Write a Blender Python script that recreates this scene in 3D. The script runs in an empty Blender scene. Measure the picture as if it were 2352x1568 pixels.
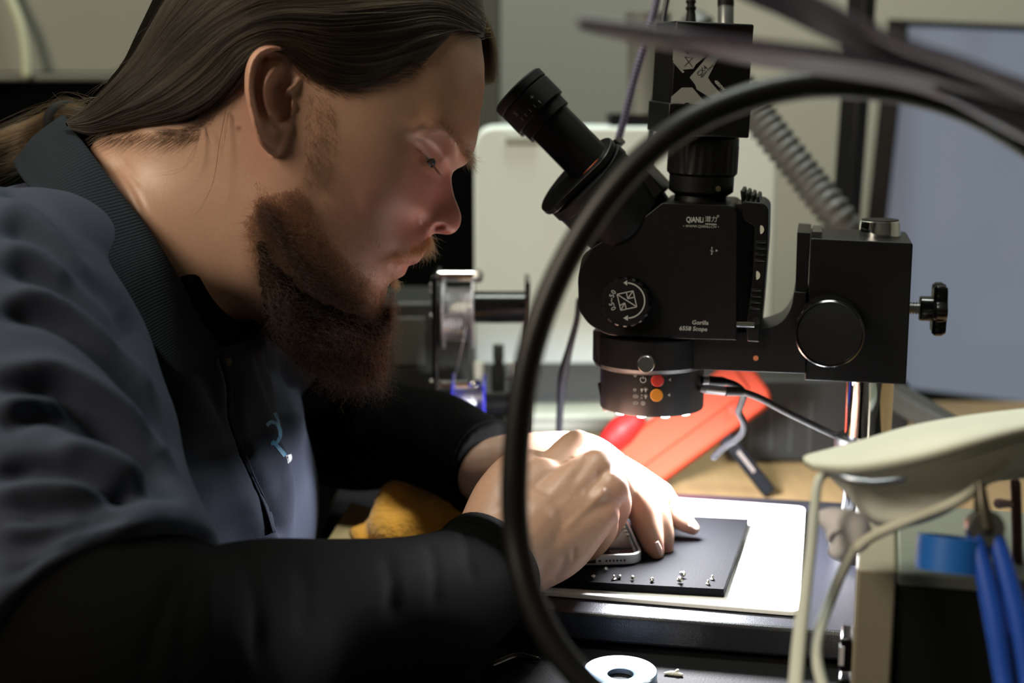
import bpy, bmesh, math, random
import numpy as np
from mathutils import Vector, Matrix
random.seed(7); RNG = np.random.default_rng(11)
SC = bpy.context.scene
COL = SC.collection
R = math.radians
# ------------------------------------------------------------------ camera
FPX = 50.0 / 36.0 * 2352.0
TH = R(10.6)
CAM = np.array([0.0, 0.0, 0.35])
FW = np.array([0.0, math.cos(TH), -math.sin(TH)])
UP = np.array([0.0, math.sin(TH), math.cos(TH)])
RT = np.array([1.0, 0.0, 0.0])

def P(px, py, d):
    """place seen at a pixel, d metres into the room along the view axis"""
    return CAM + RT * ((px - 1176) / FPX * d) + UP * (-(py - 784) / FPX * d) + FW * d

def ray(px, py):
    return RT * ((px - 1176) / FPX) + UP * (-(py - 784) / FPX) + FW

def hit(px, py, o, n):
    """ray through pixel meets plane (o, n)"""
    r = ray(px, py)
    t = np.dot(np.asarray(o) - CAM, n) / np.dot(r, n)
    return CAM + r * t

def onz(px, py, z):
    return hit(px, py, np.array([0, 0, z]), np.array([0, 0, 1.0]))

def project(v):
    v = np.asarray(v) - CAM
    d = v @ FW
    return 1176 + (v @ RT) / d * FPX, 784 - (v @ UP) / d * FPX, d

# ------------------------------------------------------------------ objects
WORLD0 = {}
def _parent(o, parent, worldpos):
    WORLD0[o.name] = np.array(worldpos, float)
    if parent is not None:
        o.parent = parent
        o.location = Vector(np.array(worldpos, float) - WORLD0[parent.name])
    else:
        o.location = Vector(worldpos)

def tag(o, label=None, cat=None, group=None, kind=None):
    if label: o['label'] = label
    if cat: o['category'] = cat
    if group: o['group'] = group
    if kind: o['kind'] = kind
    return o

def thing(name, loc, label, cat, group=None):
    o = bpy.data.objects.new(name, None); COL.objects.link(o)
    o.empty_display_size = 0.02
    _parent(o, None, loc)
    return tag(o, label, cat, group)

def mk(name, geo, mat, parent=None, smooth=True, bevel=0, seg=2, label=None, sub=0, angle=40, origin=None):
    """geo = (verts, faces) in world metres -> one mesh object"""
    v, f = geo[0], geo[1]
    v = np.asarray(v, float).reshape(-1, 3)
    if origin is None:
        c = (v.min(0) + v.max(0)) / 2; c[2] = v[:, 2].min()
    else:
        c = np.asarray(origin, float)
    me = bpy.data.meshes.new(name)
    me.from_pydata((v - c).tolist(), [], [tuple(int(i) for i in q) for q in f])
    me.update()
    bm = bmesh.new(); bm.from_mesh(me)
    bmesh.ops.recalc_face_normals(bm, faces=bm.faces); bm.to_mesh(me); bm.free()
    if len(geo) > 2 and geo[2] is not None:      # per-face material index
        me.polygons.foreach_set('material_index', np.asarray(geo[2], np.int32))
    o = bpy.data.objects.new(name, me); COL.objects.link(o)
    for m in (mat if isinstance(mat, (list, tuple)) else [mat]):
        me.materials.append(m)
    _parent(o, parent, c)
    if smooth:
        me.polygons.foreach_set('use_smooth', [True] * len(me.polygons))
        if smooth != 'all':
            me.set_sharp_from_angle(angle=R(angle))
    if bevel:
        b = o.modifiers.new('bevel', 'BEVEL'); b.width = bevel; b.segments = seg
        b.limit_method = 'ANGLE'; b.angle_limit = R(35); b.harden_normals = False
    if sub:
        s = o.modifiers.new('sub', 'SUBSURF'); s.levels = sub; s.render_levels = sub
    if label: o['label'] = label
    return o

def join(*geos):
    V, F, n, M = [], [], 0, []
    for g in geos:
        v = np.asarray(g[0], float).reshape(-1, 3)
        V.append(v); F += [tuple(i + n for i in q) for q in g[1]]
        M += list(g[2]) if len(g) > 2 and g[2] is not None else [0] * len(g[1])
        n += len(v)
    return np.concatenate(V), F, M

def withmat(g, i):
    return (g[0], g[1], [i] * len(g[1]))

# ------------------------------------------------------------------ shapes
def nrm(v):
    v = np.asarray(v, float); return v / (np.linalg.norm(v) + 1e-12)

def frame(axis, hint=(0, 0, 1)):
    a = nrm(axis); h = np.asarray(hint, float)
    if abs(np.dot(a, nrm(h))) > .97: h = np.array([1.0, 0, 0]) if abs(a[0]) < .9 else np.array([0, 1.0, 0])
    x = nrm(np.cross(h, a)); return x, np.cross(a, x), a

def box(c, ex, ey, ez, sx, sy, sz):
    c = np.asarray(c, float)
    v = [c + ex * (sx * i) + ey * (sy * j) + ez * (sz * k) for k in (-.5, .5) for j in (-.5, .5) for i in (-.5, .5)]
    return np.array(v), [(0, 1, 3, 2), (4, 6, 7, 5), (0, 4, 5, 1), (2, 3, 7, 6), (0, 2, 6, 4), (1, 5, 7, 3)]

X3, Y3, Z3 = np.eye(3)
def abox(x0, x1, y0, y1, z0, z1):
    return box(((x0 + x1) / 2, (y0 + y1) / 2, (z0 + z1) / 2), X3, Y3, Z3, x1 - x0, y1 - y0, z1 - z0)

def prism(pts, n, depth):
    """closed polygon of 3-D points extruded by depth along n"""
    a = np.asarray(pts, float); k = len(a)
    b = a + np.asarray(n, float) * depth
    F = [tuple(range(k)), tuple(reversed(range(k, 2 * k)))]
    F += [(i, k + i, k + (i + 1) % k, (i + 1) % k) for i in range(k)]
    return np.concatenate([a, b]), F

def lathe(o, axis, prof, seg=48, hint=(0, 0, 1), cap=True, flute=None):
    """prof = [(radius, height along axis)]; flute = (count, depth) on listed rows"""
    x, y, a = frame(axis, hint); o = np.asarray(o, float)
    V, F = [], []
    for ri, row in enumerate(prof):
        r, h = row[0], row[1]
        for k in range(seg):
            t = 2 * math.pi * k / seg
            rr = r
            if len(row) > 2: rr = r + row[2][1] * (0.5 + 0.5 * math.copysign(min(1, abs(2.2 * math.cos(t * row[2][0]))), math.cos(t * row[2][0])))
            V.append(o + a * h + x * (rr * math.cos(t)) + y * (rr * math.sin(t)))
    m = len(prof)
    for i in range(m - 1):
        for k in range(seg):
            k2 = (k + 1) % seg
            F.append((i * seg + k, i * seg + k2, (i + 1) * seg + k2, (i + 1) * seg + k))
    if cap:
        F.append(tuple(reversed(range(seg)))); F.append(tuple(range((m - 1) * seg, m * seg)))
    return np.array(V), F

def catmull(pts, n=8):
    p = np.asarray(pts, float)
    if len(p) < 3:
        t = np.linspace(0, 1, n + 1)[:, None]; return p[0] * (1 - t) + p[-1] * t
    q = np.concatenate([[2 * p[0] - p[1]], p, [2 * p[-1] - p[-2]]])
    out = []
    for i in range(1, len(q) - 2):
        for k in range(n):
            t = k / n
            a, b, c, d = q[i - 1], q[i], q[i + 1], q[i + 2]
            out.append(.5 * (2 * b + (c - a) * t + (2 * a - 5 * b + 4 * c - d) * t * t + (3 * b - a - 3 * c + d) * t ** 3))
    out.append(p[-1]); return np.array(out)

def tube(pts, rad, seg=16, n=8, cap='round', hint=(0, 0, 1), flat=None):
    """swept tube; pts rows may carry the radius in column 3 (and a second one in column 4, along hint)"""
    p = np.asarray(pts, float)
    if p.shape[1] == 3:
        r = np.full((len(p), 1), rad) if np.isscalar(rad) else np.asarray(rad, float).reshape(len(p), -1)
        p = np.concatenate([p, r], 1)
    c = catmull(p, n) if n else p
    X = c[:, :3]; r1 = np.maximum(c[:, 3], 1e-5); r2 = np.maximum(c[:, 4], 1e-5) if c.shape[1] > 4 else r1
    T = np.gradient(X, axis=0); T /= np.linalg.norm(T, axis=1)[:, None] + 1e-12
    x, y, _ = frame(T[0], hint)
    rings = []
    if cap == 'round':
        for f in (math.radians(70), math.radians(40), math.radians(15)):
            pass
    fr = []
    for i in range(len(X)):
        x = nrm(x - T[i] * np.dot(x, T[i])); y = np.cross(T[i], x); fr.append((x, y))
    def ring(i, s, off):
        x, y = fr[i]
        return [X[i] + T[i] * off + x * (s * r1[i] * math.cos(2 * math.pi * k / seg)) + y * (s * r2[i] * math.sin(2 * math.pi * k / seg)) for k in range(seg)]
    if cap == 'round':
        for ang in (80, 55, 28):
            rings.append(ring(0, math.cos(R(ang)), -math.sin(R(ang)) * min(r1[0], r2[0])))
    for i in range(len(X)): rings.append(ring(i, 1, 0))
    if cap == 'round':
        for ang in (28, 55, 80):
            rings.append(ring(len(X) - 1, math.cos(R(ang)), math.sin(R(ang)) * min(r1[-1], r2[-1])))
    V = np.array(rings).reshape(-1, 3); m = len(rings); F = []
    for i in range(m - 1):
        for k in range(seg):
            k2 = (k + 1) % seg
            F.append((i * seg + k, i * seg + k2, (i + 1) * seg + k2, (i + 1) * seg + k))
    if cap:
        F.append(tuple(reversed(range(seg)))); F.append(tuple(range((m - 1) * seg, m * seg)))
    return V, F

def ball(c, rx, ry=None, rz=None, ex=X3, ey=Y3, ez=Z3, nu=24, nv=14):
    ry = rx if ry is None else ry; rz = rx if rz is None else rz
    V = [np.asarray(c, float) + ez * rz]; F = []
    for j in range(1, nv):
        a = math.pi * j / nv
        for i in range(nu):
            b = 2 * math.pi * i / nu
            V.append(np.asarray(c, float) + ex * (rx * math.sin(a) * math.cos(b)) + ey * (ry * math.sin(a) * math.sin(b)) + ez * (rz * math.cos(a)))
    V.append(np.asarray(c, float) - ez * rz)
    for i in range(nu): F.append((0, 1 + i, 1 + (i + 1) % nu))
    for j in range(nv - 2):
        for i in range(nu):
            a = 1 + j * nu + i; b = 1 + j * nu + (i + 1) % nu
            F.append((a, a + nu, b + nu, b))
    L = len(V) - 1; s = 1 + (nv - 2) * nu
    for i in range(nu): F.append((L, s + (i + 1) % nu, s + i))
    return np.array(V), F

def roundpoly(pts, r, n=5):
    """2-D polygon with rounded corners"""
    p = np.asarray(pts, float); out = []
    rr = [r] * len(p) if np.isscalar(r) else r
    for i in range(len(p)):
        a, b, c = p[i - 1], p[i], p[(i + 1) % len(p)]
        u, v = a - b, c - b; lu, lv = np.linalg.norm(u), np.linalg.norm(v)
        u, v = u / lu, v / lv
        t = min(rr[i], lu * .45, lv * .45)
        if t < 1e-9: out.append(b); continue
        for k in range(n + 1):
            s = k / n
            q0, q2 = b + u * t, b + v * t
            out.append((1 - s) ** 2 * q0 + 2 * s * (1 - s) * b + s * s * q2)
    return np.array(out)

# ------------------------------------------------------------------ materials
def srgb(r, g, b):
    f = lambda c: c / 12.92 if c <= .04045 else ((c + .055) / 1.055) ** 2.4
    return (f(r / 255), f(g / 255), f(b / 255))

def mat(name, col, rough=.5, metal=0.0, spec=.5, bump=0.0, bscale=400.0, var=0.0, vscale=30.0, coat=0.0, sheen=0.0, emit=None, estr=0.0, trans=0.0, alpha=1.0, aniso=0.0, sss=0.0, stretch=(1, 1, 1)):
    m = bpy.data.materials.new(name); m.use_nodes = True
    nt = m.node_tree; N = nt.nodes; L = nt.links
    b = N['Principled BSDF']
    b.inputs['Base Color'].default_value = (*col, 1)
    b.inputs['Roughness'].default_value = rough
    b.inputs['Metallic'].default_value = metal
    b.inputs['Specular IOR Level'].default_value = spec
    b.inputs['Coat Weight'].default_value = coat
    b.inputs['Sheen Weight'].default_value = sheen
    b.inputs['Transmission Weight'].default_value = trans
    b.inputs['Alpha'].default_value = alpha
    b.inputs['Anisotropic'].default_value = aniso
    if sss:
        b.inputs['Subsurface Weight'].default_value = sss
        b.inputs['Subsurface Radius'].default_value = (1, .4, .25)
        b.inputs['Subsurface Scale'].default_value = .004
    if emit:
        b.inputs['Emission Color'].default_value = (*emit, 1); b.inputs['Emission Strength'].default_value = estr
    tc = N.new('ShaderNodeTexCoord'); mp = N.new('ShaderNodeMapping')
    mp.inputs['Scale'].default_value = stretch
    L.new(tc.outputs['Object'], mp.inputs['Vector'])
    if var:
        n = N.new('ShaderNodeTexNoise'); n.inputs['Scale'].default_value = vscale; n.inputs['Detail'].default_value = 4
        L.new(mp.outputs[0], n.inputs['Vector'])
        r = N.new('ShaderNodeMapRange'); r.inputs['To Min'].default_value = 1 - var; r.inputs['To Max'].default_value = 1 + var
        L.new(n.outputs['Fac'], r.inputs['Value'])
        mx = N.new('ShaderNodeMix'); mx.data_type = 'RGBA'; mx.blend_type = 'MULTIPLY'; mx.inputs['Factor'].default_value = 1
        mx.inputs['A'].default_value = (*col, 1)
        L.new(r.outputs[0], mx.inputs['B']); L.new(mx.outputs['Result'], b.inputs['Base Color'])
    if bump:
        n2 = N.new('ShaderNodeTexNoise'); n2.inputs['Scale'].default_value = bscale; n2.inputs['Detail'].default_value = 3
        L.new(mp.outputs[0], n2.inputs['Vector'])
        bp = N.new('ShaderNodeBump'); bp.inputs['Strength'].default_value = bump; bp.inputs['Distance'].default_value = .001
        L.new(n2.outputs['Fac'], bp.inputs['Height']); L.new(bp.outputs[0], b.inputs['Normal'])
    return m

M = {}
M['black'] = mat('black_anodised', (.0035, .0035, .004), .42, spec=.22, bump=.05, bscale=2500)
M['blackgloss'] = mat('black_gloss_plastic', (.004, .004, .0045), .2, spec=.4)
M['blackrub'] = mat('black_rubber', (.005, .005, .0055), .6, spec=.2, bump=.08, bscale=900)
M['chrome'] = mat('chrome', (.85, .86, .88), .06, 1.0)
M['steel'] = mat('brushed_steel', (.55, .55, .54), .3, 1.0, bump=.1, bscale=600, stretch=(1, 1, 20))
M['greyink'] = mat('grey_print', (.33, .34, .34), .6)
M['silverink'] = mat('silver_panel', (.36, .37, .36), .38, .3)
M['white'] = mat('white_plastic', (.77, .86, .85), .5, var=.04, vscale=8)
M['whitepad'] = mat('white_silicone_pad', (.80, .81, .80), .55, bump=.03, bscale=300)
M['darkmat'] = mat('dark_slate_mat', (.00145, .0015, .0021), .85, spec=.06, bump=.35, bscale=900, var=.15, vscale=120)

def text(s, o, ex, ez, size, align='CENTER', rot=0.0, shear=0.0, bold=0.0):
    """lettering as thin geometry standing on a plane (o, ex, ez)"""
    cu = bpy.data.curves.new('t', 'FONT'); cu.body = s; cu.size = size; cu.align_x = align; cu.align_y = 'CENTER'
    cu.shear = shear; cu.offset = bold; cu.resolution_u = 3; cu.extrude = 0.00008
    ob = bpy.data.objects.new('t', cu); COL.objects.link(ob)
    dg = bpy.context.evaluated_depsgraph_get()
    me = bpy.data.meshes.new_from_object(ob.evaluated_get(dg))
    v = np.empty(len(me.vertices) * 3); me.vertices.foreach_get('co', v); v = v.reshape(-1, 3)
    f = [tuple(p.vertices) for p in me.polygons]
    bpy.data.objects.remove(ob); bpy.data.curves.remove(cu); bpy.data.meshes.remove(me)
    c, s_ = math.cos(rot), math.sin(rot)
    x = v[:, 0] * c - v[:, 1] * s_; y = v[:, 0] * s_ + v[:, 1] * c
    n = np.cross(ex, ez)
    return np.asarray(o) + np.outer(x, ex) + np.outer(y, ez) + np.outer(v[:, 2], n), f

LAMP_A = 32.0; LAMP_B = 28.5; SCREEN = .62; RING = 11.5; RSPREAD = 180

# ------------------------------------------------------------------ camera, lamps
cd = bpy.data.cameras.new('camera'); cam = bpy.data.objects.new('camera', cd); COL.objects.link(cam)
cam.location = CAM; cam.rotation_euler = (R(90) - TH, 0, 0)
cd.lens = 50; cd.sensor_width = 36; cd.clip_start = .02; cd.clip_end = 30
cd.dof.use_dof = True; cd.dof.focus_distance = .865; cd.dof.aperture_fstop = 4.2
SC.camera = cam
SC.view_settings.view_transform = 'Standard'; SC.view_settings.look = 'None'
SC.view_settings.exposure = 0; SC.view_settings.gamma = 1
SC.view_settings.use_curve_mapping = False
SC.cycles.use_denoising = True; SC.cycles.use_adaptive_sampling = True; SC.cycles.adaptive_threshold = .02
SC.cycles.max_bounces = 7; SC.cycles.diffuse_bounces = 4; SC.cycles.glossy_bounces = 4
SC.cycles.transparent_max_bounces = 6; SC.cycles.sample_clamp_indirect = 4
w = bpy.data.worlds.new('world'); SC.world = w; w.use_nodes = True
w.node_tree.nodes['Background'].inputs[0].default_value = (.9, 1, .85, 1)
w.node_tree.nodes['Background'].inputs[1].default_value = .006

def area(name, loc, to, sx, sy, power, col, spread=180, shape='RECTANGLE'):
    l = bpy.data.lights.new(name, 'AREA'); l.shape = shape; l.size = sx
    if shape == 'RECTANGLE': l.size_y = sy
    l.energy = power; l.color = col; l.spread = R(spread)
    o = bpy.data.objects.new(name, l); COL.objects.link(o)
    o.location = loc
    o.rotation_euler = (Vector(to) - Vector(loc)).to_track_quat('-Z', 'Y').to_euler()
    return o

area('ceiling_lamp', (-1.32, -.08, 1.28), (-.3, .75, .3), .5, .9, LAMP_A, (1, .87, .66))
area('ceiling_lamp', (-.05, 1.25, 2.25), (.15, 1.7, 0), 1.2, .25, LAMP_B, (.93, 1, .90), 140)

# ------------------------------------------------------------------ room shell
wallm = mat('painted_wall', (.41, .405, .35), .8, bump=.05, bscale=90, var=.03, vscale=6)
floorm = mat('grey_floor', (.09, .09, .085), .6, var=.1, vscale=12)
def struct(o): o['kind'] = 'structure'; return o
struct(mk('floor', abox(-2.4, 2.4, -.9, 2.0, -.78, -.74), floorm))
struct(mk('wall_back', abox(-2.4, 2.4, 2.0, 2.06, -.74, 2.4), wallm))
struct(mk('wall_left', abox(-2.46, -2.4, -.9, 2.06, -.74, 2.4), wallm))
struct(mk('wall_front', abox(-2.46, 2.46, -.96, -.9, -.74, 2.4), mat('dark_wall', (.10, .10, .09), .8, var=.05, vscale=6)))
struct(mk('wall_right', abox(2.4, 2.46, -.9, 2.06, -.74, 2.4), wallm))
struct(mk('ceiling', abox(-2.46, 2.4, -.9, 2.06, 2.4, 2.46), wallm))

# bench
woodm = mat('pale_oak', (.26, .17, .078), .5, var=.22, vscale=14, stretch=(7, 1, 1), bump=.05, bscale=60)
deskleg = M['black']
t = thing('workbench', (.1, 1.0, -.74), 'pale oak workbench top running under and behind the black microscope base', 'workbench')
mk('tabletop', abox(-.15, 1.2, .42, 1.52, -.035, -.0005), woodm, t, bevel=.002)
for x in (-.09, 1.13):
    for y in (.5, 1.46):
        mk('leg', abox(x - .025, x + .025, y - .025, y + .025, -.74, -.035), deskleg, t, bevel=.003)
tag(mk('desk_mat', prism([(-.148, .435, 0), (.62, .435, 0), (.62, .855, 0), (.03, .875, 0), (.03, 1.30, 0), (-.148, 1.30, 0)], Z3, .003), mat('desk_mat_rubber', (.0022, .0022, .0028), .75, spec=.12, bump=.4, bscale=700), bevel=.001),
    'thin black rubber desk mat along the front of the bench under the shiny ring', 'desk mat')

# ------------------------------------------------------------------ far left: dark partition with pale board
pm = mat('dark_partition_cloth', (.0012, .0013, .0016), .95, spec=.04, bump=.2, bscale=300)
pm2 = mat('partition_edge', (.055, .058, .048), .7)
def pxbox(x0, x1, y0, y1, d, depth, mtop=0):
    """upright box whose front face, at depth d, fills a pixel rectangle"""
    a, b, c = P(x0, y0, d), P(x1, y0, d), P(x0, y1, d)
    yy = (a[1] + c[1]) / 2
    A = hit(x0, y0, (0, yy, 0), Y3); B = hit(x1, y0, (0, yy, 0), Y3); C_ = hit(x0, y1, (0, yy, 0), Y3)
    return abox(A[0], B[0], yy, yy + depth, C_[2], A[2])
t = thing('partition_screen', (-.7, 1.62, -.74), 'tall black partition screen behind the seated worker', 'partition')
g = pxbox(-900, 1092, -900, 1300, 1.66, .02); v = g[0].copy(); v[v[:, 2] < v[:, 2].mean(), 2] = -.74
mk('screen_panel', (v, g[1]), pm, t)
g = pxbox(1092, 1148, -900, 1300, 1.64, .05); v = g[0].copy(); v[v[:, 2] < v[:, 2].mean(), 2] = -.74
mk('edge_post', (v, g[1]), pm2, t, bevel=.004)
t = thing('wall_board', P(100, 180, 1.62), 'pale grey board hanging on the black partition behind the ponytail', 'board')
bm_ = mat('board_face', (.19, .195, .165), .6, var=.05, vscale=5)
mk('board_face', pxbox(-500, 345, -420, 170, 1.63, .02), bm_, t, bevel=.003)
mk('bottom_rail', pxbox(-500, 346, 170, 186, 1.625, .026), mat('board_rail', (.10, .10, .085), .5), t, bevel=.002)
# faint cord on the board
tag(mk('power_cable', tube([P(5, -60, 1.622), P(25, 0, 1.622), P(48, 60, 1.622), P(60, 130, 1.622), P(62, 172, 1.622)], .006, 8), mat('pale_cord', (.34, .35, .25), .7)),
    'pale cable hanging over the grey board in the top left corner', 'cable')

# ------------------------------------------------------------------ white machine behind the microscope
MW = M['white']
c0 = hit(1092, 1052, (0, 1.42, 0), Y3); c1 = hit(1762, 1052, (0, 1.42, 0), Y3)
topz = hit(1300, 292, (0, 1.42, 0), Y3)[2]
x0, x1 = c0[0], c1[0]; h = topz
t = thing('bench_machine', ((x0 + x1) / 2, 1.5, 0), 'white desktop machine with rounded top and a dark front slot behind the microscope', 'machine')
slot1 = hit(1300, 835, (0, 1.42, 0), Y3)[2]; slot0 = hit(1300, 930, (0, 1.42, 0), Y3)[2]
def rbox_xz(xa, xb, za, zb, r, ya, yb):
    p = roundpoly([(xa, za), (xb, za), (xb, zb), (xa, zb)], r, 6)
    return prism([(a, ya, b) for a, b in p], (0, 1, 0), yb - ya)
mk('upper_housing', rbox_xz(x0, x1, slot1, topz, [.004, .004, .022, .022], 1.42, 1.50), MW, t, bevel=.006, seg=3)
mk('slot_recess', abox(x0 + .01, x1 - .01, 1.44, 1.50, slot0 - .002, slot1 + .002), mat('slot_dark', (.05, .055, .05), .5), t)
mk('lower_tray', rbox_xz(x0 - .004, x1 - .06, .0, slot0, [.006, .006, .006, .006], 1.38, 1.50), mat('tray_white', (.56, .58, .5), .5), t, bevel=.004, seg=3)
for k, yy in enumerate((962, 990)):
    z = hit(1300, yy, (0, 1.38, 0), Y3)[2]
    mk('tray_line', abox(x0 + .005, x1 - .07, 1.377, 1.381, z - .003, z + .001), mat('tray_line', (.36, .38, .34), .6), t)
gz = hit(1300, 322, (0, 1.42, 0), Y3)[2]
mk('lid_groove', abox(hit(1160, 300, (0, 1.42, 0), Y3)[0], hit(1235, 300, (0, 1.42, 0), Y3)[0], 1.417, 1.425, gz - .004, gz + .004), mat('groove', (.36, .38, .34), .6), t, bevel=.001)
# grey gauge on top of it
t = thing('bench_stand', (hit(1470, 270, (0, 1.47, 0), Y3)[0], 1.47, topz), 'small grey column stand on top of the white machine', 'stand')
cx = t.location[0]
gm = mat('grey_column', (.12, .125, .11), .5)
mk('base_plate', prism([(a, 1.44, b) for a, b in roundpoly([(cx - .033, topz), (cx + .035, topz), (cx + .033, topz + .012), (cx - .033, topz + .012)], .004)], (0, 1, 0), .055), M['black'], t)
mk('column', lathe((cx + .006, 1.467, topz + .012), (0, 0, 1), [(.022, 0), (.02, .01), (.02, .075), (.023, .085), (.023, .1)], 32), gm, t)
# ------------------------------------------------------------------ corrugated hose
pts = [P(1600, 60, 1.34), P(1690, 190, 1.33), P(1760, 290, 1.32), P(1850, 405, 1.31), P(1935, 520, 1.30), P(1975, 640, 1.36), P(1985, 800, 1.44), P(1985, 905, 1.46)]
c = catmull(pts, 36); k = np.arange(len(c)); rr = .0155 + .0016 * np.sin(k * 1.15)
tag(mk('corrugated_hose', tube(np.concatenate([c, rr[:, None]], 1), 0, 24, n=0), mat('hose_grey', (.075, .08, .075), .5), smooth='all'),
    'grey corrugated hose rising behind the microscope camera', 'hose')
# ------------------------------------------------------------------ monitor
to_cam = nrm(CAM - P(2250, 500, 1.78)); Nm = nrm(np.array([-.35, -1, .05]))
o = P(2250, 480, 1.78)
TL = hit(2040, 44, o, Nm); BL = hit(1948, 900, o, Nm); TR0 = hit(2360, 92, o, Nm)
ev = nrm(TL - BL); eu = nrm((TR0 - TL) - ev * np.dot(TR0 - TL, ev)); en = np.cross(eu, ev)
H_ = np.linalg.norm(TL - BL); W_ = .62
if np.dot(en, CAM - o) < 0: en = -en
t = thing('monitor', BL + eu * W_ * .5 - ev * .12, 'flat monitor with a dim blue-grey screen at the right edge', 'monitor')
cc = BL + eu * W_ / 2 + ev * H_ / 2
sm = bpy.data.materials.new('lit_screen'); sm.use_nodes = True
nt = sm.node_tree; b = nt.nodes['Principled BSDF']; b.inputs['Base Color'].default_value = (.01, .01, .012, 1); b.inputs['Roughness'].default_value = .3
tc = nt.nodes.new('ShaderNodeTexCoord'); nz = nt.nodes.new('ShaderNodeTexNoise'); mp = nt.nodes.new('ShaderNodeMapping')
mp.inputs['Rotation'].default_value = (0, R(-35), 0); mp.inputs['Scale'].default_value = (6, 6, 1.2)
nz.inputs['Scale'].default_value = 1.0; nz.inputs['Detail'].default_value = 1
cr = nt.nodes.new('ShaderNodeValToRGB'); e = cr.color_ramp.elements
e[0].position = .3; e[0].color = (.135, .16, .225, 1); e[1].position = .62; e[1].color = (.255, .30, .37, 1)
m_ = cr.color_ramp.elements.new(.44); m_.color = (.175, .19, .245, 1); m2 = cr.color_ramp.elements.new(.36); m2.color = (.17, .16, .19, 1)
nt.links.new(tc.outputs['Object'], mp.inputs[0]); nt.links.new(mp.outputs[0], nz.inputs['Vector']); nt.links.new(nz.outputs['Fac'], cr.inputs[0])
nt.links.new(cr.outputs[0], b.inputs['Emission Color']); b.inputs['Emission Strength'].default_value = SCREEN
mk('back_case', box(cc - en * .02, eu, ev, en, W_, H_, .03), M['blackgloss'], t, bevel=.006)
bw = .016
mk('bezel', join(box(cc - eu * (W_ / 2 - bw / 2 * 1.6), eu, ev, en, bw * 1.6, H_, .014), box(cc + eu * (W_ / 2 - bw / 2), eu, ev, en, bw, H_, .014),
   box(cc + ev * (H_ / 2 - bw / 4), eu, ev, en, W_, bw / 2, .014), box(cc - ev * (H_ / 2 - bw / 2), eu, ev, en, W_, bw, .014)), M['black'], t, bevel=.002)
mk('screen', box(cc + en * .001, eu, ev, en, W_ - bw * 1.2, H_ - bw, .004), sm, t)
mk('stand_neck', box(cc - ev * (H_ / 2 + .03) - en * .03, eu, ev, en, .06, .16, .02), M['black'], t, bevel=.003)
# black upright left of the monitor
a, b_ = P(1990, -120, 1.36), P(1945, 520, 1.36)
g = tube([P(1998, -260, 1.48), P(1945, 480, 1.48), P(1922, 930, 1.48), hit(1920, 950, (0, P(1922, 930, 1.48)[1], 0), Y3)], .0158, 4, n=0, cap='flat')
tag(mk('upright_post', g, M['black'], smooth=False, bevel=.002), 'square black upright post between the corrugated hose and the monitor', 'post')
# dark bar slanting below monitor
pa, pb = P(2050, 905, 1.22), P(2330, 1075, 1.08)
ax = nrm(pb - pa); x_, y_, _ = frame(ax)
tag(mk('slanting_bar', box((pa + pb) / 2, ax, x_, y_, np.linalg.norm(pb - pa), .02, .02), mat('bar_grey', (.045, .046, .04), .4), bevel=.004),
    'dark grey bar slanting down across the foot of the monitor', 'bar')
# black cases behind the pole
t = thing('equipment_case', onz(1780, 1062, 0), 'black equipment case standing on the oak behind the chrome pole', 'case')
q0 = onz(1668, 1062, 0); q1 = onz(2085, 1062, 0); zt = hit(1700, 872, (0, q0[1], 0), Y3)[2]
mk('case_body', rbox_xz(q0[0], q1[0], 0, zt, .012, q0[1], q0[1] + .06), mat('case_black', (.012, .013, .012), .55), t, bevel=.004)
mk('case_rib', join(*[abox(q0[0] + .02 + i * .018, q0[0] + .024 + i * .018, q0[1] - .002, q0[1] + .002, .01, zt - .02) for i in range(4)]), mat('case_rib', (.03, .032, .03), .5), t)

# ------------------------------------------------------------------ microscope
PSI = R(12)
EX = np.array([math.cos(PSI), -math.sin(PSI), 0]); EY = np.array([math.sin(PSI), math.cos(PSI), 0]); EZ = Z3
MO = P(1480, 650, .965)
def MP(px, py, yo): return hit(px, py, MO + EY * yo, EY)       # pixel on the plane yo behind the microscope's middle
def mpoly(pts, yo, r=0, n=5):
    return [MP(a, b, yo) for a, b in (roundpoly(pts, r, n) if np.any(r) else pts)]
def slab(pts, y0, y1, r=0, n=5): return prism(mpoly(pts, y0, r, n), EY, y1 - y0)
BZ = .025                                                       # top of the stand plate
pole_b = onz(1980, 1275, BZ)
scope = thing('microscope', (*(onz(1600, 1300, 0)[:2]), 0), 'black binocular microscope on a plate stand with red and orange buttons on its ring light', 'microscope')
BK = M['black']
# stand plate
fl = onz(1195, 1396, BZ); fr = onz(1990, 1455, BZ); bl = onz(1330, 1117, BZ); br = onz(2010, 1160, BZ)
ux = nrm(fr - fl); uy = np.array([-ux[1], ux[0], 0])
wd = np.dot(onz(2060, 1455, BZ) - fl, ux) + .0; dp = np.dot(onz(1700, 1139, BZ) - fl, uy)
f0 = fl - ux * .03
platem = mat('stand_plate_paint', (.013, .0135, .019), .30, spec=.7, bump=.25, bscale=1500)
pl = [f0, f0 + ux * (wd + .03), f0 + ux * (wd + .03) + uy * dp, f0 + uy * dp]
pz = lambda L, z: [np.array([a[0], a[1], z]) for a in L]
mk('stand_plate', prism(pz(pl, .006), Z3, BZ - .006), platem, scope, bevel=.0025, seg=3)
for i in range(4):
    q = pl[i] * .9 + (pl[0] + pl[2]) / 2 * .1
    mk('foot', lathe((q[0], q[1], .0032), Z3, [(.012, 0), (.012, .003)], 20), M['blackrub'], scope)
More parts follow.
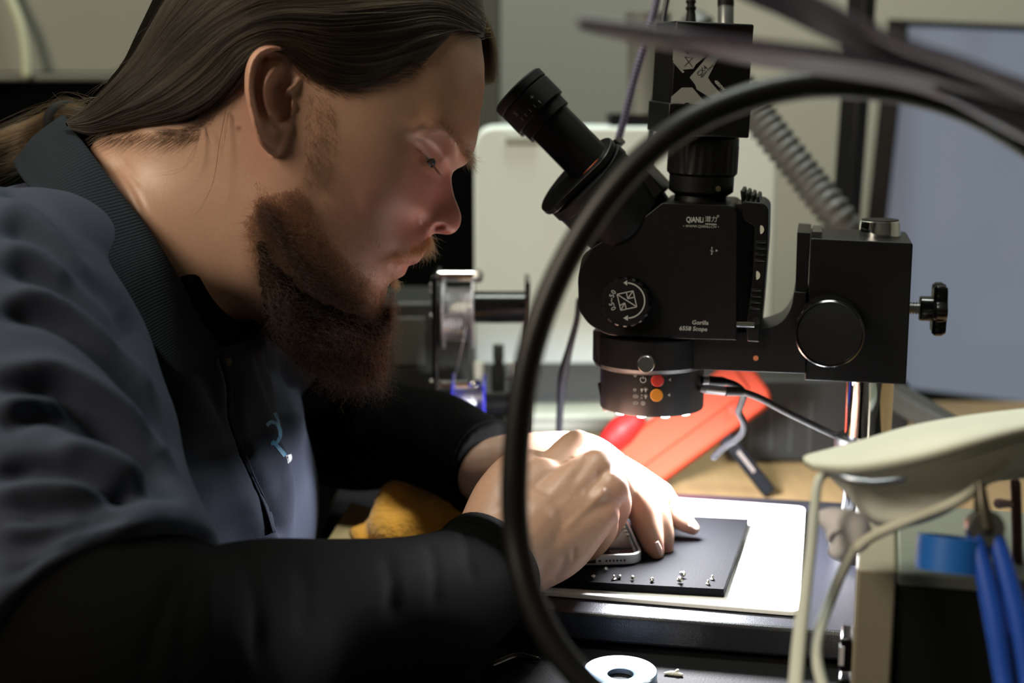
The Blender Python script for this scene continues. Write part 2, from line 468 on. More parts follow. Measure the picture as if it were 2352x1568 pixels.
# pole
mk('pole', lathe((pole_b[0], pole_b[1], BZ), Z3, [(.0155, 0), (.0155, .203)], 64), M['chrome'], scope, bevel=.001)
mk('pole_collar', lathe((pole_b[0], pole_b[1], BZ), Z3, [(.023, 0), (.023, .014), (.021, .017)], 48), BK, scope)
# safety collar higher on the pole
zc_ = hit(1935, 1018, pole_b, EY)[2]
mk('stop_ring', lathe((pole_b[0], pole_b[1], zc_ - .008), Z3, [(.021, 0), (.022, .002), (.022, .012), (.021, .014)], 48), BK, scope)
# focus block
PB = np.dot(pole_b - MO, EY)
yb0, yb1 = PB - .034, PB + .034
blk = [(1862, 547), (2097, 558), (2081, 883), (1848, 873)]
fb = mk('focus_block', slab(blk, yb0, yb1, [5, 7, 4, 4]), BK, scope, bevel=.0015, seg=3)
mk('slide_plate', slab([(1831, 533), (1862, 535), (1846, 850), (1816, 838), (1826, 690)], yb0 + .004, yb1 - .006, 2), BK, scope, bevel=.001)
mk('slide_plate', slab([(1866, 532), (1888, 533), (1886, 549), (1866, 549)], yb0 + .006, yb1 - .02, 1), mat('dark_grey_metal', (.05, .05, .05), .35, .6), fb)
# chrome cap on the pole top
ct = hit(2020, 545, MO + EY * PB, EY); ct = np.array([ct[0], ct[1], ct[2]])
r0 = np.linalg.norm(MP(2068, 545, PB) - MP(1972, 545, PB)) / 2
cp = mk('chrome_cap', lathe(ct - Z3 * .004, Z3, [(r0 * .98, 0), (r0 * 1.02, .002), (r0 * .98, .0125), (r0 * .95, .0148), (r0 * .9, .0152)], 64), M['chrome'], scope, angle=30)
mk('cap_inlay', lathe(ct + Z3 * .011, Z3, [(r0 * .9, 0), (r0 * .88, .0009)], 48), M['blackrub'], cp)
# coarse focus knob facing the viewer
ko = MP(1905, 752, yb0)
kr = .0222
kn = mk('focus_knob', lathe(ko, -EY, [(kr * .95, 0), (kr * 1.0, .002), (kr * 1.0, .009, (24, -.0007)), (kr * 1.0, .022, (24, -.0007)), (kr * .98, .0235), (kr * .93, .025), (kr * .91, .0245), (kr * .89, .0235), (kr * .5, .0232)], 96), M['blackgloss'], scope, angle=25)
kr2 = np.linalg.norm(MP(2000, 752, PB + .034) - MP(1905, 752, PB + .034))
mk('focus_knob', lathe(ko + EY * .07, EY, [(kr * .95, 0), (kr, .002), (kr, .022), (kr * .93, .025)], 48), M['blackgloss'], scope)
# clamp screw on the right end
cs = MP(2090, 707, PB)
sp = []
for i in range(19): sp += [(.0042 if i % 2 == 0 else .0032, i * .0009)]
mk('clamp_screw', lathe(cs - EX * .003, EX, sp, 20), M['steel'], scope)
hub = cs + EX * .0065
px_ = np.linalg.norm(MP(2130, 707, PB) - cs)
ck = mk('clamp_knob', lathe(hub, EX, [(.0078, -.0005), (.0083, .0008), (.0083, .008)], 32), M['blackgloss'], scope)
def lobes(o, ax, r, dr, n, t, seg=96):
    x, y, a = frame(ax); V = []; F = []
    rows = [(0.90, 0), (1, .002), (1, t - .003), (.9, t), (.3, t + .001)]
    for s, h_ in rows:
        for k in range(seg):
            q = 2 * math.pi * k / seg; rr = s * (r + dr * math.cos(n * q))
            V.append(o + a * h_ + x * rr * math.cos(q) + y * rr * math.sin(q))
    for i in range(len(rows) - 1):
        for k in range(seg): F.append((i * seg + k, i * seg + (k + 1) % seg, (i + 1) * seg + (k + 1) % seg, (i + 1) * seg + k))
    F.append(tuple(reversed(range(seg)))); F.append(tuple(range((len(rows) - 1) * seg, len(rows) * seg)))
    return np.array(V), F
mk('knob_grip', lobes(hub + EX * .0075, EX, .0165, .0024, 6, .0088), M['blackgloss'], ck, angle=30)
# horizontal carrier arm with curved web
arm = [(1362, 762), (1700, 782), (1735, 775)]
armp = [(1362, 760), (1690, 770), (1745, 757), (1790, 742), (1815, 712), (1824, 672), (1850, 672), (1852, 872), (1845, 858), (1610, 849), (1500, 849)]
web = roundpoly([(1362, 760), (1700, 762), (1752, 757), (1795, 742), (1818, 708), (1824, 670), (1852, 672), (1850, 858), (1620, 849), (1374, 846)], [2, 2, 20, 30, 30, 2, 2, 3, 10, 14], 6)
mk('carrier_arm', prism([MP(a, b, -.024) for a, b in web], EY, .048), BK, scope, bevel=.0012)
# ring that holds the microscope body: wide cylinder under the body
rc = MP(1494, 800, 0.0)
rr_ = np.linalg.norm(MP(1494, 800, 0) - MP(1363, 800, 0))
zt = MP(1494, 762, 0)[2]; zb = MP(1494, 838, 0)[2]
mk('carrier_ring', lathe((rc[0], rc[1], zb), Z3, [(rr_ * .90, 0), (rr_ * .965, .0015), (rr_, .004), (rr_, zt - zb)], 96), BK, scope, angle=25)
# silver thumb screw
ts = MP(1485, 834, -rr_ - .006)
mk('thumb_screw', lathe(ts + EY * .008, -EY, [(.0026, 0), (.0026, .005), (.0053, .006), (.0056, .0065), (.0056, .0115), (.0051, .0123), (.003, .0124)], 48), mat('turned_steel', (.62, .62, .6), .28, 1.0, aniso=.8), scope, angle=25)
mk('arm_bolt', lathe(MP(1736, 822, -.0245), -EY, [(.0017, 0), (.0017, .0006)], 20), mat('bolt_gap', (.5, .16, .07), .6), scope)
# body shell
body = [(1508, 476), (1520, 466), (1680, 472), (1693, 486), (1691, 781), (1560, 778), (1440, 773), (1395, 769), (1352, 746), (1329, 712), (1327, 640), (1336, 585), (1372, 560), (1452, 520)]
bd = mk('microscope_body', slab(body, -.034, .036, [6, 10, 10, 10, 3, 6, 10, 14, 18, 14, 10, 16, 14, 10]), BK, scope, bevel=.003, seg=4)
# finned bracket on the right
br_ = mk('rear_bracket', slab([(1703, 462), (1752, 466), (1765, 478), (1763, 560), (1752, 700), (1744, 786), (1716, 784), (1714, 745), (1728, 640), (1733, 520), (1706, 505)], -.03, .02, [8, 8, 8, 20, 10, 4, 4, 6, 10, 8, 5]), BK, scope, bevel=.002)
mk('bracket_web', slab([(1690, 468), (1712, 470), (1735, 500), (1733, 620), (1722, 780), (1690, 780)], -.020, .016, 3), BK, br_, bevel=.001)
ribs = []
for (xa, xb, y) in [(1736, 1762, 552), (1735, 1761, 566), (1734, 1760, 580), (1733, 1759, 594), (1725, 1750, 662), (1724, 1749, 676), (1723, 1748, 690), (1722, 1747, 704)]:
    ribs.append(slab([(xa, y), (xb, y + 1), (xb, y + 7), (xa, y + 6)], -.0318, -.028))
mk('grip_ribs', join(*ribs), BK, br_, bevel=.0004)
tr_ = [slab([(1700 + i * 12, 440 + i * 4 - 2), (1708 + i * 12, 440 + i * 4), (1710 + i * 12, 470 + i * 3), (1704 + i * 12, 470 + i * 3)], -.026, .016) for i in range(4)]
mk('grip_ribs', join(*tr_), BK, br_, bevel=.0006)
hm = mat('bracket_hole_pale', (.5, .5, .44), .5)
for (hx, hy) in ((1747, 527), (1738, 632)):
    mk('slot_hole', prism([MP(hx + 8 * math.cos(q) * (1 if math.cos(q) > 0 else .15), hy + 10 * math.sin(q), -.0302) for q in np.linspace(0, 6.2, 20)], -EY, .0006), hm, br_)
mk('slot_hole', lathe(MP(1736, 737, -.0302), -EY, [(.0028, 0), (.0028, .0006)], 24), M['blackrub'], br_)
mk('hinge_pin', lathe(MP(1690, 744, -.03), EX, [(.0022, 0), (.0022, .012)], 20), M['chrome'], br_)
# ---- magnification dial
dc = MP(1440, 690, -.034); dr_ = np.linalg.norm(MP(1496, 690, -.034) - MP(1384, 690, -.034)) / 2
dl = mk('zoom_dial', lathe(dc, -EY, [(dr_ * .95, 0), (dr_ * 1.02, .001), (dr_ * 1.02, .004, (18, -.0009)), (dr_ * 1.02, .008, (18, -.0009)), (dr_ * .95, .0095), (dr_ * .8, .0097)], 108), BK, scope, angle=25)
ink = M['greyink']
fo = MP(1440, 690, -.0438); pm_ = np.linalg.norm(MP(1540, 690, -.0438) - MP(1440, 690, -.0438)) / 100   # metres per pixel on that face
def strip(pts2, w, o, ex=EX, ez=EZ, k=None, th=.0002):
    """thin printed line through 2-D points (pixels, y down) around o"""
    k = pm_ if k is None else k
    p = np.asarray(pts2, float); T = np.gradient(p, axis=0); T /= np.linalg.norm(T, axis=1)[:, None]
    Nn = np.stack([-T[:, 1], T[:, 0]], 1) * w / 2
    L = np.concatenate([p + Nn, (p - Nn)[::-1]]); n = np.cross(ex, ez)
    V = [o + ex * (a * k) - ez * (b * k) for a, b in L]; V2 = [v + n * th for v in V]; m = len(p)
    F = []
    for i in range(m - 1):
        F.append((2 * m + i, 2 * m + i + 1, 4 * m - 2 - i, 4 * m - 1 - i)); F.append((i, i + 1, 2 * m - 2 - i, 2 * m - 1 - i))
    return np.array(V + V2), F
def flatpoly(pts2, o, ex=EX, ez=EZ, k=None, th=.0002):
    k = pm_ if k is None else k
    return prism([o + ex * (a * k) - ez * (b * k) for a, b in pts2], np.cross(ex, ez), th)
arc = lambda r, a0, a1, n=24: [(r * math.cos(q), r * math.sin(q)) for q in np.linspace(R(a0), R(a1), n)]
rot2 = lambda pts, a, cx=0, cy=0: [(x * math.cos(a) - y * math.sin(a) + cx, x * math.sin(a) + y * math.cos(a) + cy) for x, y in pts]
G = [strip(arc(41, -88, 84), 3, fo)]
G.append(flatpoly([(0, -47), (0, -35), (-9, -41)], fo)); G.append(flatpoly([(3, 34), (3, 47), (-8, 41)], fo))
q = R(-14)
sq = lambda pts, w=2.2: strip(rot2(pts, q), w, fo)
G += [sq([(-19, -19), (19, -19)]), sq([(-19, 19), (19, 19)]), sq([(-19, -19), (-19, 19)]), sq([(19, -19), (19, 19)]), sq([(-19, -19), (0, 0), (19, 19)]),
      sq([(3, -19), (3, -4), (3, -3)]), sq([(3, -4), (19, -19)]), sq([(-19, 8), (-6, 4)]), sq([(-6, 4), (-6, 19)]), sq([(-19, 19), (-6, 4)]), sq([(4, -4), (19, -4)])]
for s_, a_ in (('0', 211), ('5', 196), ('~', 180), ('5', 165), ('.', 157), ('0', 148)):
    a = R(a_); G.append(text(s_, fo + EX * (36 * pm_ * math.cos(a)) - EZ * (36 * pm_ * math.sin(a)), EX, EZ, 16 * pm_, rot=R(90) - 0 + (R(180) - a) * 1.0, bold=.00006))
mk('dial_lettering', join(*G), ink, dl, smooth=False)
# ---- lettering on the body
k2 = np.linalg.norm(MP(1700, 510, -.0342) - MP(1600, 510, -.0342)) / 100
so = lambda px, py: MP(px, py, -.0342)
G = [text('QiANLi', so(1596, 505), EX * .70, EZ, 18 * k2, bold=.00012), text('潜力', so(1633, 504), EX, EZ, 14.5 * k2), text('®', so(1649, 497), EX, EZ, 8 * k2),
     strip([(0, 0), (26, 0.5)], 2, so(1620, 514), k=k2), text('▸ WWW.QIANLI.CN ◂', so(1610, 520), EX, EZ, 8.6 * k2)]
G += [text('Gorilla', so(1608, 741), EX, EZ, 14 * k2, shear=.12, bold=.00007), text('6558 Scope', so(1592, 755), EX, EZ, 14 * k2, shear=.12, bold=.00007)]
# usb mark
uo = so(1635, 575)
G += [strip([(0, -7), (0, 8)], 1.2, uo, k=k2), flatpoly([(-2, -5), (2, -5), (0, -9)], uo, k=k2), flatpoly([(2, 0) for _ in range(1)] + [(1.5, 1.5), (-1.5, 1.5), (-2, 0), (0, -1)], uo + EZ * (-8 * k2), k=k2),
      strip([(0, 3), (-3, 1), (-3, -1)], 1, uo, k=k2), strip([(0, 5), (3, 3), (3, 0)], 1, uo, k=k2), flatpoly([(9, -3), (14, 0), (9, 3)], uo, k=k2)]
mk('lettering', join(*G), ink, bd, smooth=False)
mk('body_screw', lathe(so(1458, 503), -EY, [(.0012, 0), (.0012, .0004)], 16), M['steel'], bd)
# ---- binocular head: prism housing and eyepieces, axis 45 degrees up towards the worker
ea = nrm(-EX * .70 + EZ * .72)
e_in = nrm(np.cross(ea, EY)) ; 
if e_in[0] < 0: e_in = -e_in
YE = -.022
hc = MP(1325, 393, YE)
kk = np.linalg.norm(MP(1425, 393, YE) - hc) / 100
tilt = nrm(ea * math.cos(R(17)) - EY * math.sin(R(17)))
hs = mk('prism_housing', lathe(hc - tilt * (172 * kk), tilt, [(96 * kk, 0), (106 * kk, 10 * kk), (106 * kk, 122 * kk), (109 * kk, 124 * kk), (109 * kk, 148 * kk), (105 * kk, 150 * kk), (70 * kk, 151 * kk)], 96), BK, scope, angle=25)
# thin adapter plate with a flat side
x_, y_, a_ = frame(tilt)
V2 = []
for q in np.linspace(0, 2 * math.pi, 72, endpoint=False):
    p = x_ * math.cos(q) + y_ * math.sin(q); p = p / max(1, np.dot(p, -EY) / .70)
    V2.append(hc - tilt * (18 * kk) - e_in * (0 * kk) + p * (112 * kk))
pe = [v - e_in * 6 * kk for v in V2]
mk('adapter_plate', prism(pe, tilt, 16 * kk), BK, hs, bevel=.0007)
# grip blocks at the upper right of the housing
mk('housing_step', box(hc + e_in * 88 * kk - ea * 128 * kk + EY * .022, e_in, EY, ea, 60 * kk, .05, 84 * kk), BK, hs, bevel=.0015)
mk('housing_step', box(hc + e_in * 100 * kk - ea * 14 * kk + EY * .022, e_in, EY, ea, 22 * kk, .03, 18 * kk), BK, hs, bevel=.001)
mk('housing_neck', lathe(hc - ea * (250 * kk) + EY * .02, ea, [(.027, 0), (.031, .03)], 64), BK, hs)
tA = MP(1350, 370, YE)                              # on the tube axis near the orange ring
tB = MP(1205, 222, YE)
ax_ = nrm(tB - tA)
x0_ = MP(1262, 274, YE); L0 = np.linalg.norm(MP(1340, 360, YE) - x0_) + 24 * np.linalg.norm(MP(1483, 450, YE) - MP(1383, 450, YE)) / 100
rt_ = 53 * kk
def eyepiece(off, first):
    o = tA + off
    e = mk('eyepiece', lathe(o, ax_, [(rt_, -20 * kk), (rt_, L0)], 64), BK, scope)
    mk('accent_ring', lathe(o, ax_, [(rt_ * 1.03, -26 * kk), (rt_ * 1.06, -21 * kk), (rt_ * 1.03, -16 * kk)], 64), mat('orange_ring', (.45, .08, .01), .4), e)
    L1 = L0
    mk('dioptre_ring', lathe(o + ax_ * L1, ax_, [(rt_ * 1.0, -14 * kk), (rt_ * 1.14, -13 * kk), (rt_ * 1.14, 14 * kk), (rt_ * 1.29, 15 * kk), (rt_ * 1.29, 64 * kk), (rt_ * 1.24, 66 * kk), (rt_ * 1.24, 69 * kk), (rt_ * 1.30, 70 * kk), (rt_ * 1.30, 88 * kk), (rt_ * 1.22, 92 * kk), (rt_ * 1.05, 93 * kk), (rt_ * .94, 84 * kk), (rt_ * .6, 80 * kk)], 80), M['blackrub'], e, angle=25)
    mk('eye_lens', lathe(o + ax_ * (L1 + 80.5 * kk), ax_, [(rt_ * .62, 0), (rt_ * .5, 2 * kk), (rt_ * .2, 4 * kk)], 48), M['blackgloss'], e)
    if first:
        x2, y2, _ = frame(ax_)
        GG = []
        for (ang, s_) in ((0, ''), (12, ''), (24, ''), (36, ''), (-12, '')):
            n_ = nrm(-EY * math.cos(R(ang - 14)) + e_in * math.sin(R(ang - 14)))
            c_ = o + ax_ * (L1 + 27 * kk) + n_ * (rt_ * 1.293); tx = np.cross(ax_, n_)
            GG.append(box(c_, tx, ax_, n_, 1.6 * kk, 8 * kk, .0002))
        for (ang, s_) in ((-18, '5'), (28, '+')):
            n_ = nrm(-EY * math.cos(R(ang - 10)) + e_in * math.sin(R(ang - 10)))
            tx = np.cross(ax_, n_); GG.append(text(s_, o + ax_ * (L1 + 45 * kk) + n_ * (rt_ * 1.29), tx, ax_, 17 * kk))
        mk('dioptre_scale', join(*GG), ink, e, smooth=False)
eyepiece(np.zeros(3), True)
rv = nrm(ray(1300, 350)); eyepiece(rv * .058 - Z3 * .001, False)
# ---- camera column on top
cc_ = MP(1612, 400, .0)
kc = np.linalg.norm(MP(1712, 400, 0) - MP(1612, 400, 0)) / 100
cax = nrm(Z3 + EX * .035)
zz = lambda py: (MP(1612, py, 0) - cc_)[2]
prof = [(74, zz(470)), (62, zz(462)), (60, zz(448)), (72, zz(440)), (75, zz(437)), (75, zz(402)), (77, zz(400)), (81, zz(396)), (82, zz(392), (26, -2.5 * kc)), (82, zz(334), (26, -2.5 * kc)), (81, zz(330)), (81, zz(316)), (79, zz(312)), (60, zz(296)), (58, zz(270))]
mk('camera_adapter', lathe(cc_ - EX * 0, cax, [(p[0] * kc, p[1], p[2]) if len(p) > 2 else (p[0] * kc, p[1]) for p in prof], 104), BK, scope, angle=22)
mk('adapter_screw', lathe(cc_ + EX * (42 * kc) - EY * (62 * kc) + Z3 * zz(428), nrm(EX * .55 - EY), [(.0018, 0), (.0018, .0008), (.001, .0008)], 20), mat('brass', (.5, .42, .28), .35, 1.0), scope)
# camera box, turned so that its left side shows
CA = R(-7); cex = np.array([math.cos(CA), -math.sin(CA), 0]); cey = np.array([math.sin(CA), math.cos(CA), 0])
cez = nrm(Z3 + EX * .045); cex = nrm(cex - cez * np.dot(cex, cez)); cey = np.cross(cez, cex)
co = MP(1628, 290, -.028)
kb = np.linalg.norm(hit(1728, 290, co, cey) - hit(1628, 290, co, cey)) / 100
fb0 = hit(1537, 288, co, cey); fb1 = hit(1715, 292, co, cey)
wcam = np.linalg.norm(fb1 - fb0); hcam = 228 * kb
cb = fb0 + cex * wcam / 2 + cez * hcam / 2 + cey * .028
cmb = mk('camera_box', box(cb, cex, cey, cez, wcam, .056, hcam), BK, scope, bevel=.0012)
fo2 = fb0 - cey * .0002
cpt = lambda px, py: hit(px, py, fo2, cey)
def cpoly(pts, th=.0003): return prism([cpt(a, b) for a, b in pts], -cey, th)
sil = [cpoly([(1546, 112), (1566, 112), (1580, 125), (1594, 112), (1640, 112), (1598, 148), (1592, 158), (1568, 160), (1560, 152), (1545, 138)]),
       cpoly([(1640, 112), (1660, 112), (1626, 178), (1632, 188), (1670, 232), (1655, 240), (1600, 205), (1597, 195), (1584, 178)][:9]),
       cpoly([(1542, 222), (1566, 201), (1590, 201), (1608, 222), (1630, 246), (1600, 256), (1582, 236), (1574, 236), (1556, 256), (1539, 256)]),
       cpoly([(1545, 142), (1548, 140), (1572, 165), (1568, 168)])]
mk('camera_graphic', join(*sil), M['silverink'], cmb, smooth=False)
ct_ = []
dg_ = nrm(cpt(1650, 130) - cpt(1610, 170)); dn = np.cross(np.cross(cex, cez), dg_)
off = -cey * .0004
dn = dn if dn[2] > 0 else -dn
ct_.append(text('CX4', cpt(1612, 163) + off, dg_, dn, 14 * kb)); ct_.append(text('4800W CMOS CAMERA', cpt(1634, 153) + off, dg_, dn, 6.5 * kb))
ct_ += [strip([(-9, -10), (9, -10), (-9, 10), (9, 10), (-9, -10)], 1.3, cpt(1581, 142) + off, cex, cez, kb), strip([(-9, -10), (9, 10)], 1.3, cpt(1581, 142) + off, cex, cez, kb)]
mk('camera_lettering', join(*ct_), mat('dark_ink', (.02, .02, .02), .5), cmb, smooth=False)
d2 = nrm(cpt(1670, 212) - cpt(1640, 180)); n2 = np.cross(np.cross(cex, cez), d2); n2 = n2 if n2[2] > 0 else -n2
mk('camera_lettering', text('4800W', cpt(1652, 196) + off, d2, n2, 10 * kb, shear=.2, bold=.0001), ink, cmb, smooth=False)
mk('camera_mount', box(fb0 + cex * wcam / 2 + cey * .028 + cez * .004, cex, cey, cez, wcam + .003, .06, .02), BK, cmb, bevel=.001)
# ---- ring light
lc = MP(1497, 890, 0); rl = np.linalg.norm(MP(1615, 890, 0) - MP(1378, 890, 0)) / 2 
zt = MP(1497, 834, 0)[2]; zb = MP(1497, 930, 0)[2]
LA = nrm(Z3 + EX * .02)
rg = mk('ring_light', lathe((lc[0], lc[1], zb), Z3, [(rl * .72, .004), (rl * .72, 0), (rl * .99, 0), (rl, .0012), (rl, zt - zb)], 128, cap=True), BK, scope, angle=25)
ledm = mat('lit_led', (.9, .9, .95), .3, emit=(.93, .95, 1), estr=75)
for i in range(12):
    a = 2 * math.pi * (i + .4) / 12
    mk('led', lathe((lc[0] + math.cos(a) * rl * .85, lc[1] + math.sin(a) * rl * .85, zb + .0004), -Z3, [(.0034, 0), (.0034, .0012), (.0022, .002)], 16), ledm, rg)
mk('objective', lathe((lc[0], lc[1], zb), Z3, [(rl * .5, .004), (rl * .62, .004), (rl * .62, .02)], 48), M['blackgloss'], scope)
# rubber bumper on the left of the ring
mk('side_clip', prism([MP(a, b, -.012) for a, b in ((1372, 880), (1380, 876), (1392, 915), (1394, 948), (1384, 944))], EY, .024), M['blackgloss'], rg, bevel=.0008)
def onring(px, py, lift=.0):
    """pixel on the near face of the ring-light cylinder"""
    r_ = ray(px, py); A = r_[0] ** 2 + r_[1] ** 2; rad = rl + lift
    dx, dy = CAM[0] - lc[0], CAM[1] - lc[1]
    B = 2 * (r_[0] * dx + r_[1] * dy); C_ = dx * dx + dy * dy - rad * rad
    tt = (-B - math.sqrt(max(0, B * B - 4 * A * C_))) / (2 * A); p = CAM + r_ * tt
    n = nrm([p[0] - lc[0], p[1] - lc[1], 0]); return p, n, nrm(np.cross(Z3, n))
for (px, py, col, nm) in ((1510, 873, (.55, .04, .03), 'red_button'), (1508, 907, (.65, .25, .03), 'orange_button')):
    p, n, tx = onring(px, py)
    mk('button', lathe(p - n * .0012, n, [(.0043, 0), (.0043, .0022), (.0038, .0027), (.002, .0028)], 40), mat(nm, col, .35), rg, label=nm.replace('_', ' '))
kr_ = np.linalg.norm(onring(1520, 900)[0] - onring(1500, 900)[0]) / 20
G = []
def rs(px, py, pts, w=1.2):
    p, n, tx = onring(px, py, .00015); G.append(strip(pts, w, p, tx, Z3, kr_))
def rp(px, py, pts):
    p, n, tx = onring(px, py, .00015); G.append(flatpoly(pts, p, tx, Z3, kr_))
circ = lambda r, n=18: [(r * math.cos(q), r * math.sin(q)) for q in np.linspace(0, 2 * math.pi, n)]
rs(1477, 872, arc(6.5, -60, 240), 1.6); rs(1477, 872, [(0, -8), (0, -2)], 1.6)
rs(1459, 862, circ(3), .9); rs(1458, 895, circ(3), .9); rp(1459, 862, circ(1, 8)[:-1]); rp(1458, 895, circ(1, 8)[:-1])
for (bx, by, ry) in ((1474, 896, 0), (1483, 896, 1), (1483, 911, 1)):
    rp(bx, by, [(2.8 * math.cos(q), 2.8 * math.sin(q) - 1.5) for q in np.linspace(0, 6.2, 12)]); rp(bx, by, [(-1.2, 1), (1.2, 1), (1.2, 4.5), (-1.2, 4.5)])
    if ry:
        for q in range(6):
            a = R(-180 + q * 36); rs(bx, by - 1.5, [(4 * math.cos(a), 4 * math.sin(a)), (5.6 * math.cos(a), 5.6 * math.sin(a))], .8)
rp(1474, 907, [(-2.2, 1.5), (0, -2), (2.2, 1.5)]); rp(1474, 914, [(-2.2, -1.5), (0, 2), (2.2, -1.5)])
pill = [(-3, -3.2), (3, -3.2), (5.5, -1.8), (5.8, 0), (5.5, 1.8), (3, 3.2), (-3, 3.2), (-5.5, 1.8), (-5.8, 0), (-5.5, -1.8), (-3, -3.2)]
rs(1460, 910, pill, .9); rs(1460, 910, [(-3, 0), (3, 0)], 1.2); rs(1460, 925, pill, .9); rp(1458, 925, circ(1, 8)[:-1]); rp(1462, 925, circ(1, 8)[:-1])
rs(1477, 926, circ(4.5), 1.2); rs(1477, 926, [(-3, -3), (3, 3)], 1.1); rs(1477, 926, [(-3, 3), (3, -3)], 1.1)
rp(1538, 872, [(3, -4), (3, 4), (-3, 0)]); rp(1536, 907, [(3, -4), (3, 4), (-3, 0)])
mk('lettering', join(*G), mat('pale_print', (.5, .5, .5), .6), rg, smooth=False)
RINGLIGHT = area('ring_light_glow', (lc[0], lc[1], zb - .0025), (lc[0] + .0, lc[1] - .004, 0), rl * 1.6, 0, RING, (.95, .96, 1), RSPREAD, 'DISK')
# sockets and plugs of the ring light live on the cables (see bench)

# ------------------------------------------------------------------ on the stand plate
pt = BZ + .0034
FR = onz(1840, 1406, pt); FL = onz(1240, 1357, pt); BR = onz(1850, 1163, pt); BL = onz(1560, 1149, pt)
u = nrm(FR - FL); v = nrm(BR - FR); v = nrm(v - u * np.dot(v, u) * .0)
Lv = np.linalg.norm(BR - FR); Wp = np.linalg.norm(FR - FL) + .012
pp = roundpoly([(0, 0), (Wp, 0), (Wp, Lv), (0, Lv)], .008, 5)
padpts = [FR - u * (Wp - a) + v * b for a, b in pp]
tag(mk('silicone_pad', prism([q - Z3 * .003 for q in padpts], Z3, .003), M['whitepad'], bevel=.0006), 'large white rectangular pad lying on the black microscope plate under the dark mat', 'pad')
mt = pt + .0055
a = onz(1663, 1353, mt); b = onz(1262, 1331, mt); c = onz(1720, 1190, mt); d_ = onz(1540, 1181, mt)
um = nrm(a - b); vm = nrm(c - a); Lm = np.linalg.norm(c - a); Wm = np.linalg.norm(a - b) + .005
mpts = [a - um * Wm, a, c, c - um * Wm]
tag(mk('work_mat', prism([q - Z3 * .0052 for q in mpts], Z3, .0052), [M['darkmat']], bevel=.0004), 'dark slate-blue work mat with tiny screws on it, lying on the white pad', 'mat')
# ------------------------------------------------------------------ open phone
PA = R(-4); pu = np.array([math.cos(PA), -math.sin(PA), 0]); pv = np.array([math.sin(PA), math.cos(PA), 0])
fr_ = onz(1478, 1296, mt + .0004)
PW, PL, PH = .0715, .1467, .0076
pc = fr_ - pu * PW / 2 + pv * PL / 2 + Z3 * 0
phone = thing('phone', (pc[0], pc[1], mt), 'opened silver framed phone with bare dark inside, held between both hands', 'phone')
rp_ = lambda w_, l_, r_: [pc + pu * x + pv * y for x, y in roundpoly([(-w_ / 2, -l_ / 2), (w_ / 2, -l_ / 2), (w_ / 2, l_ / 2), (-w_ / 2, l_ / 2)], r_, 8)]
outer = rp_(PW, PL, .0125); inner = rp_(PW - .0034, PL - .0034, .011)
n = len(outer); z0, z1, z2 = mt + .0006, mt + PH, mt + .0022
V = [q * [1, 1, 0] + Z3 * z0 for q in outer] + [q * [1, 1, 0] + Z3 * z1 for q in outer] + [q * [1, 1, 0] + Z3 * z1 for q in inner] + [q * [1, 1, 0] + Z3 * z2 for q in inner]
F = [tuple(range(n)), tuple(reversed(range(3 * n, 4 * n)))]
for k in range(3):
    F += [(k * n + i, k * n + (i + 1) % n, (k + 1) * n + (i + 1) % n, (k + 1) * n + i) for i in range(n)]
mk('phone_frame', (np.array(V), F), mat('silver_frame', (.72, .73, .74), .3, .7), phone, bevel=.0006, angle=50)
pb = lambda x, y, z, sx, sy, sz: box(pc * [1, 1, 0] + pu * x + pv * y + Z3 * z, pu, pv, Z3, sx, sy, sz)
inner_m = mat('logic_board', (.01, .01, .012), .4)
mk('battery', pb(.006, -.012, mt + .0052, .050, .088, .003), mat('battery_wrap', (.16, .15, .17), .22, spec=.6), phone, bevel=.0005)
mk('speaker_module', pb(.006, -.0635, mt + .0048, .05, .008, .003), M['blackgloss'], phone, bevel=.0006)
mk('speaker_module', pb(.006, .045, mt + .0052, .05, .018, .003), inner_m, phone, bevel=.0006)
tape = [pb(.0315, -.03 + i * .008, mt + .0062, .0022, .004, .0016) for i in range(8)]
mk('side_contacts', join(*tape), M['steel'], phone)
eo = pc - pv * (PL / 2)
hl = []
for i in range(6): hl.append(lathe(eo * [1, 1, 0] + pu * (.0112 + i * .0024) + Z3 * (mt + .0036) + pv * .0002, -pv, [(.00075, 0), (.00075, .0004)], 12))
hl.append(box(eo * [1, 1, 0] + Z3 * (mt + .0036), pu, pv, Z3, .0085, .0006, .003))
hl.append(lathe(eo * [1, 1, 0] + pu * .0068 + Z3 * (mt + .0036) + pv * .0002, -pv, [(.0009, 0), (.0009, .0004)], 8))
mk('port_holes', join(*hl), M['blackrub'], phone)
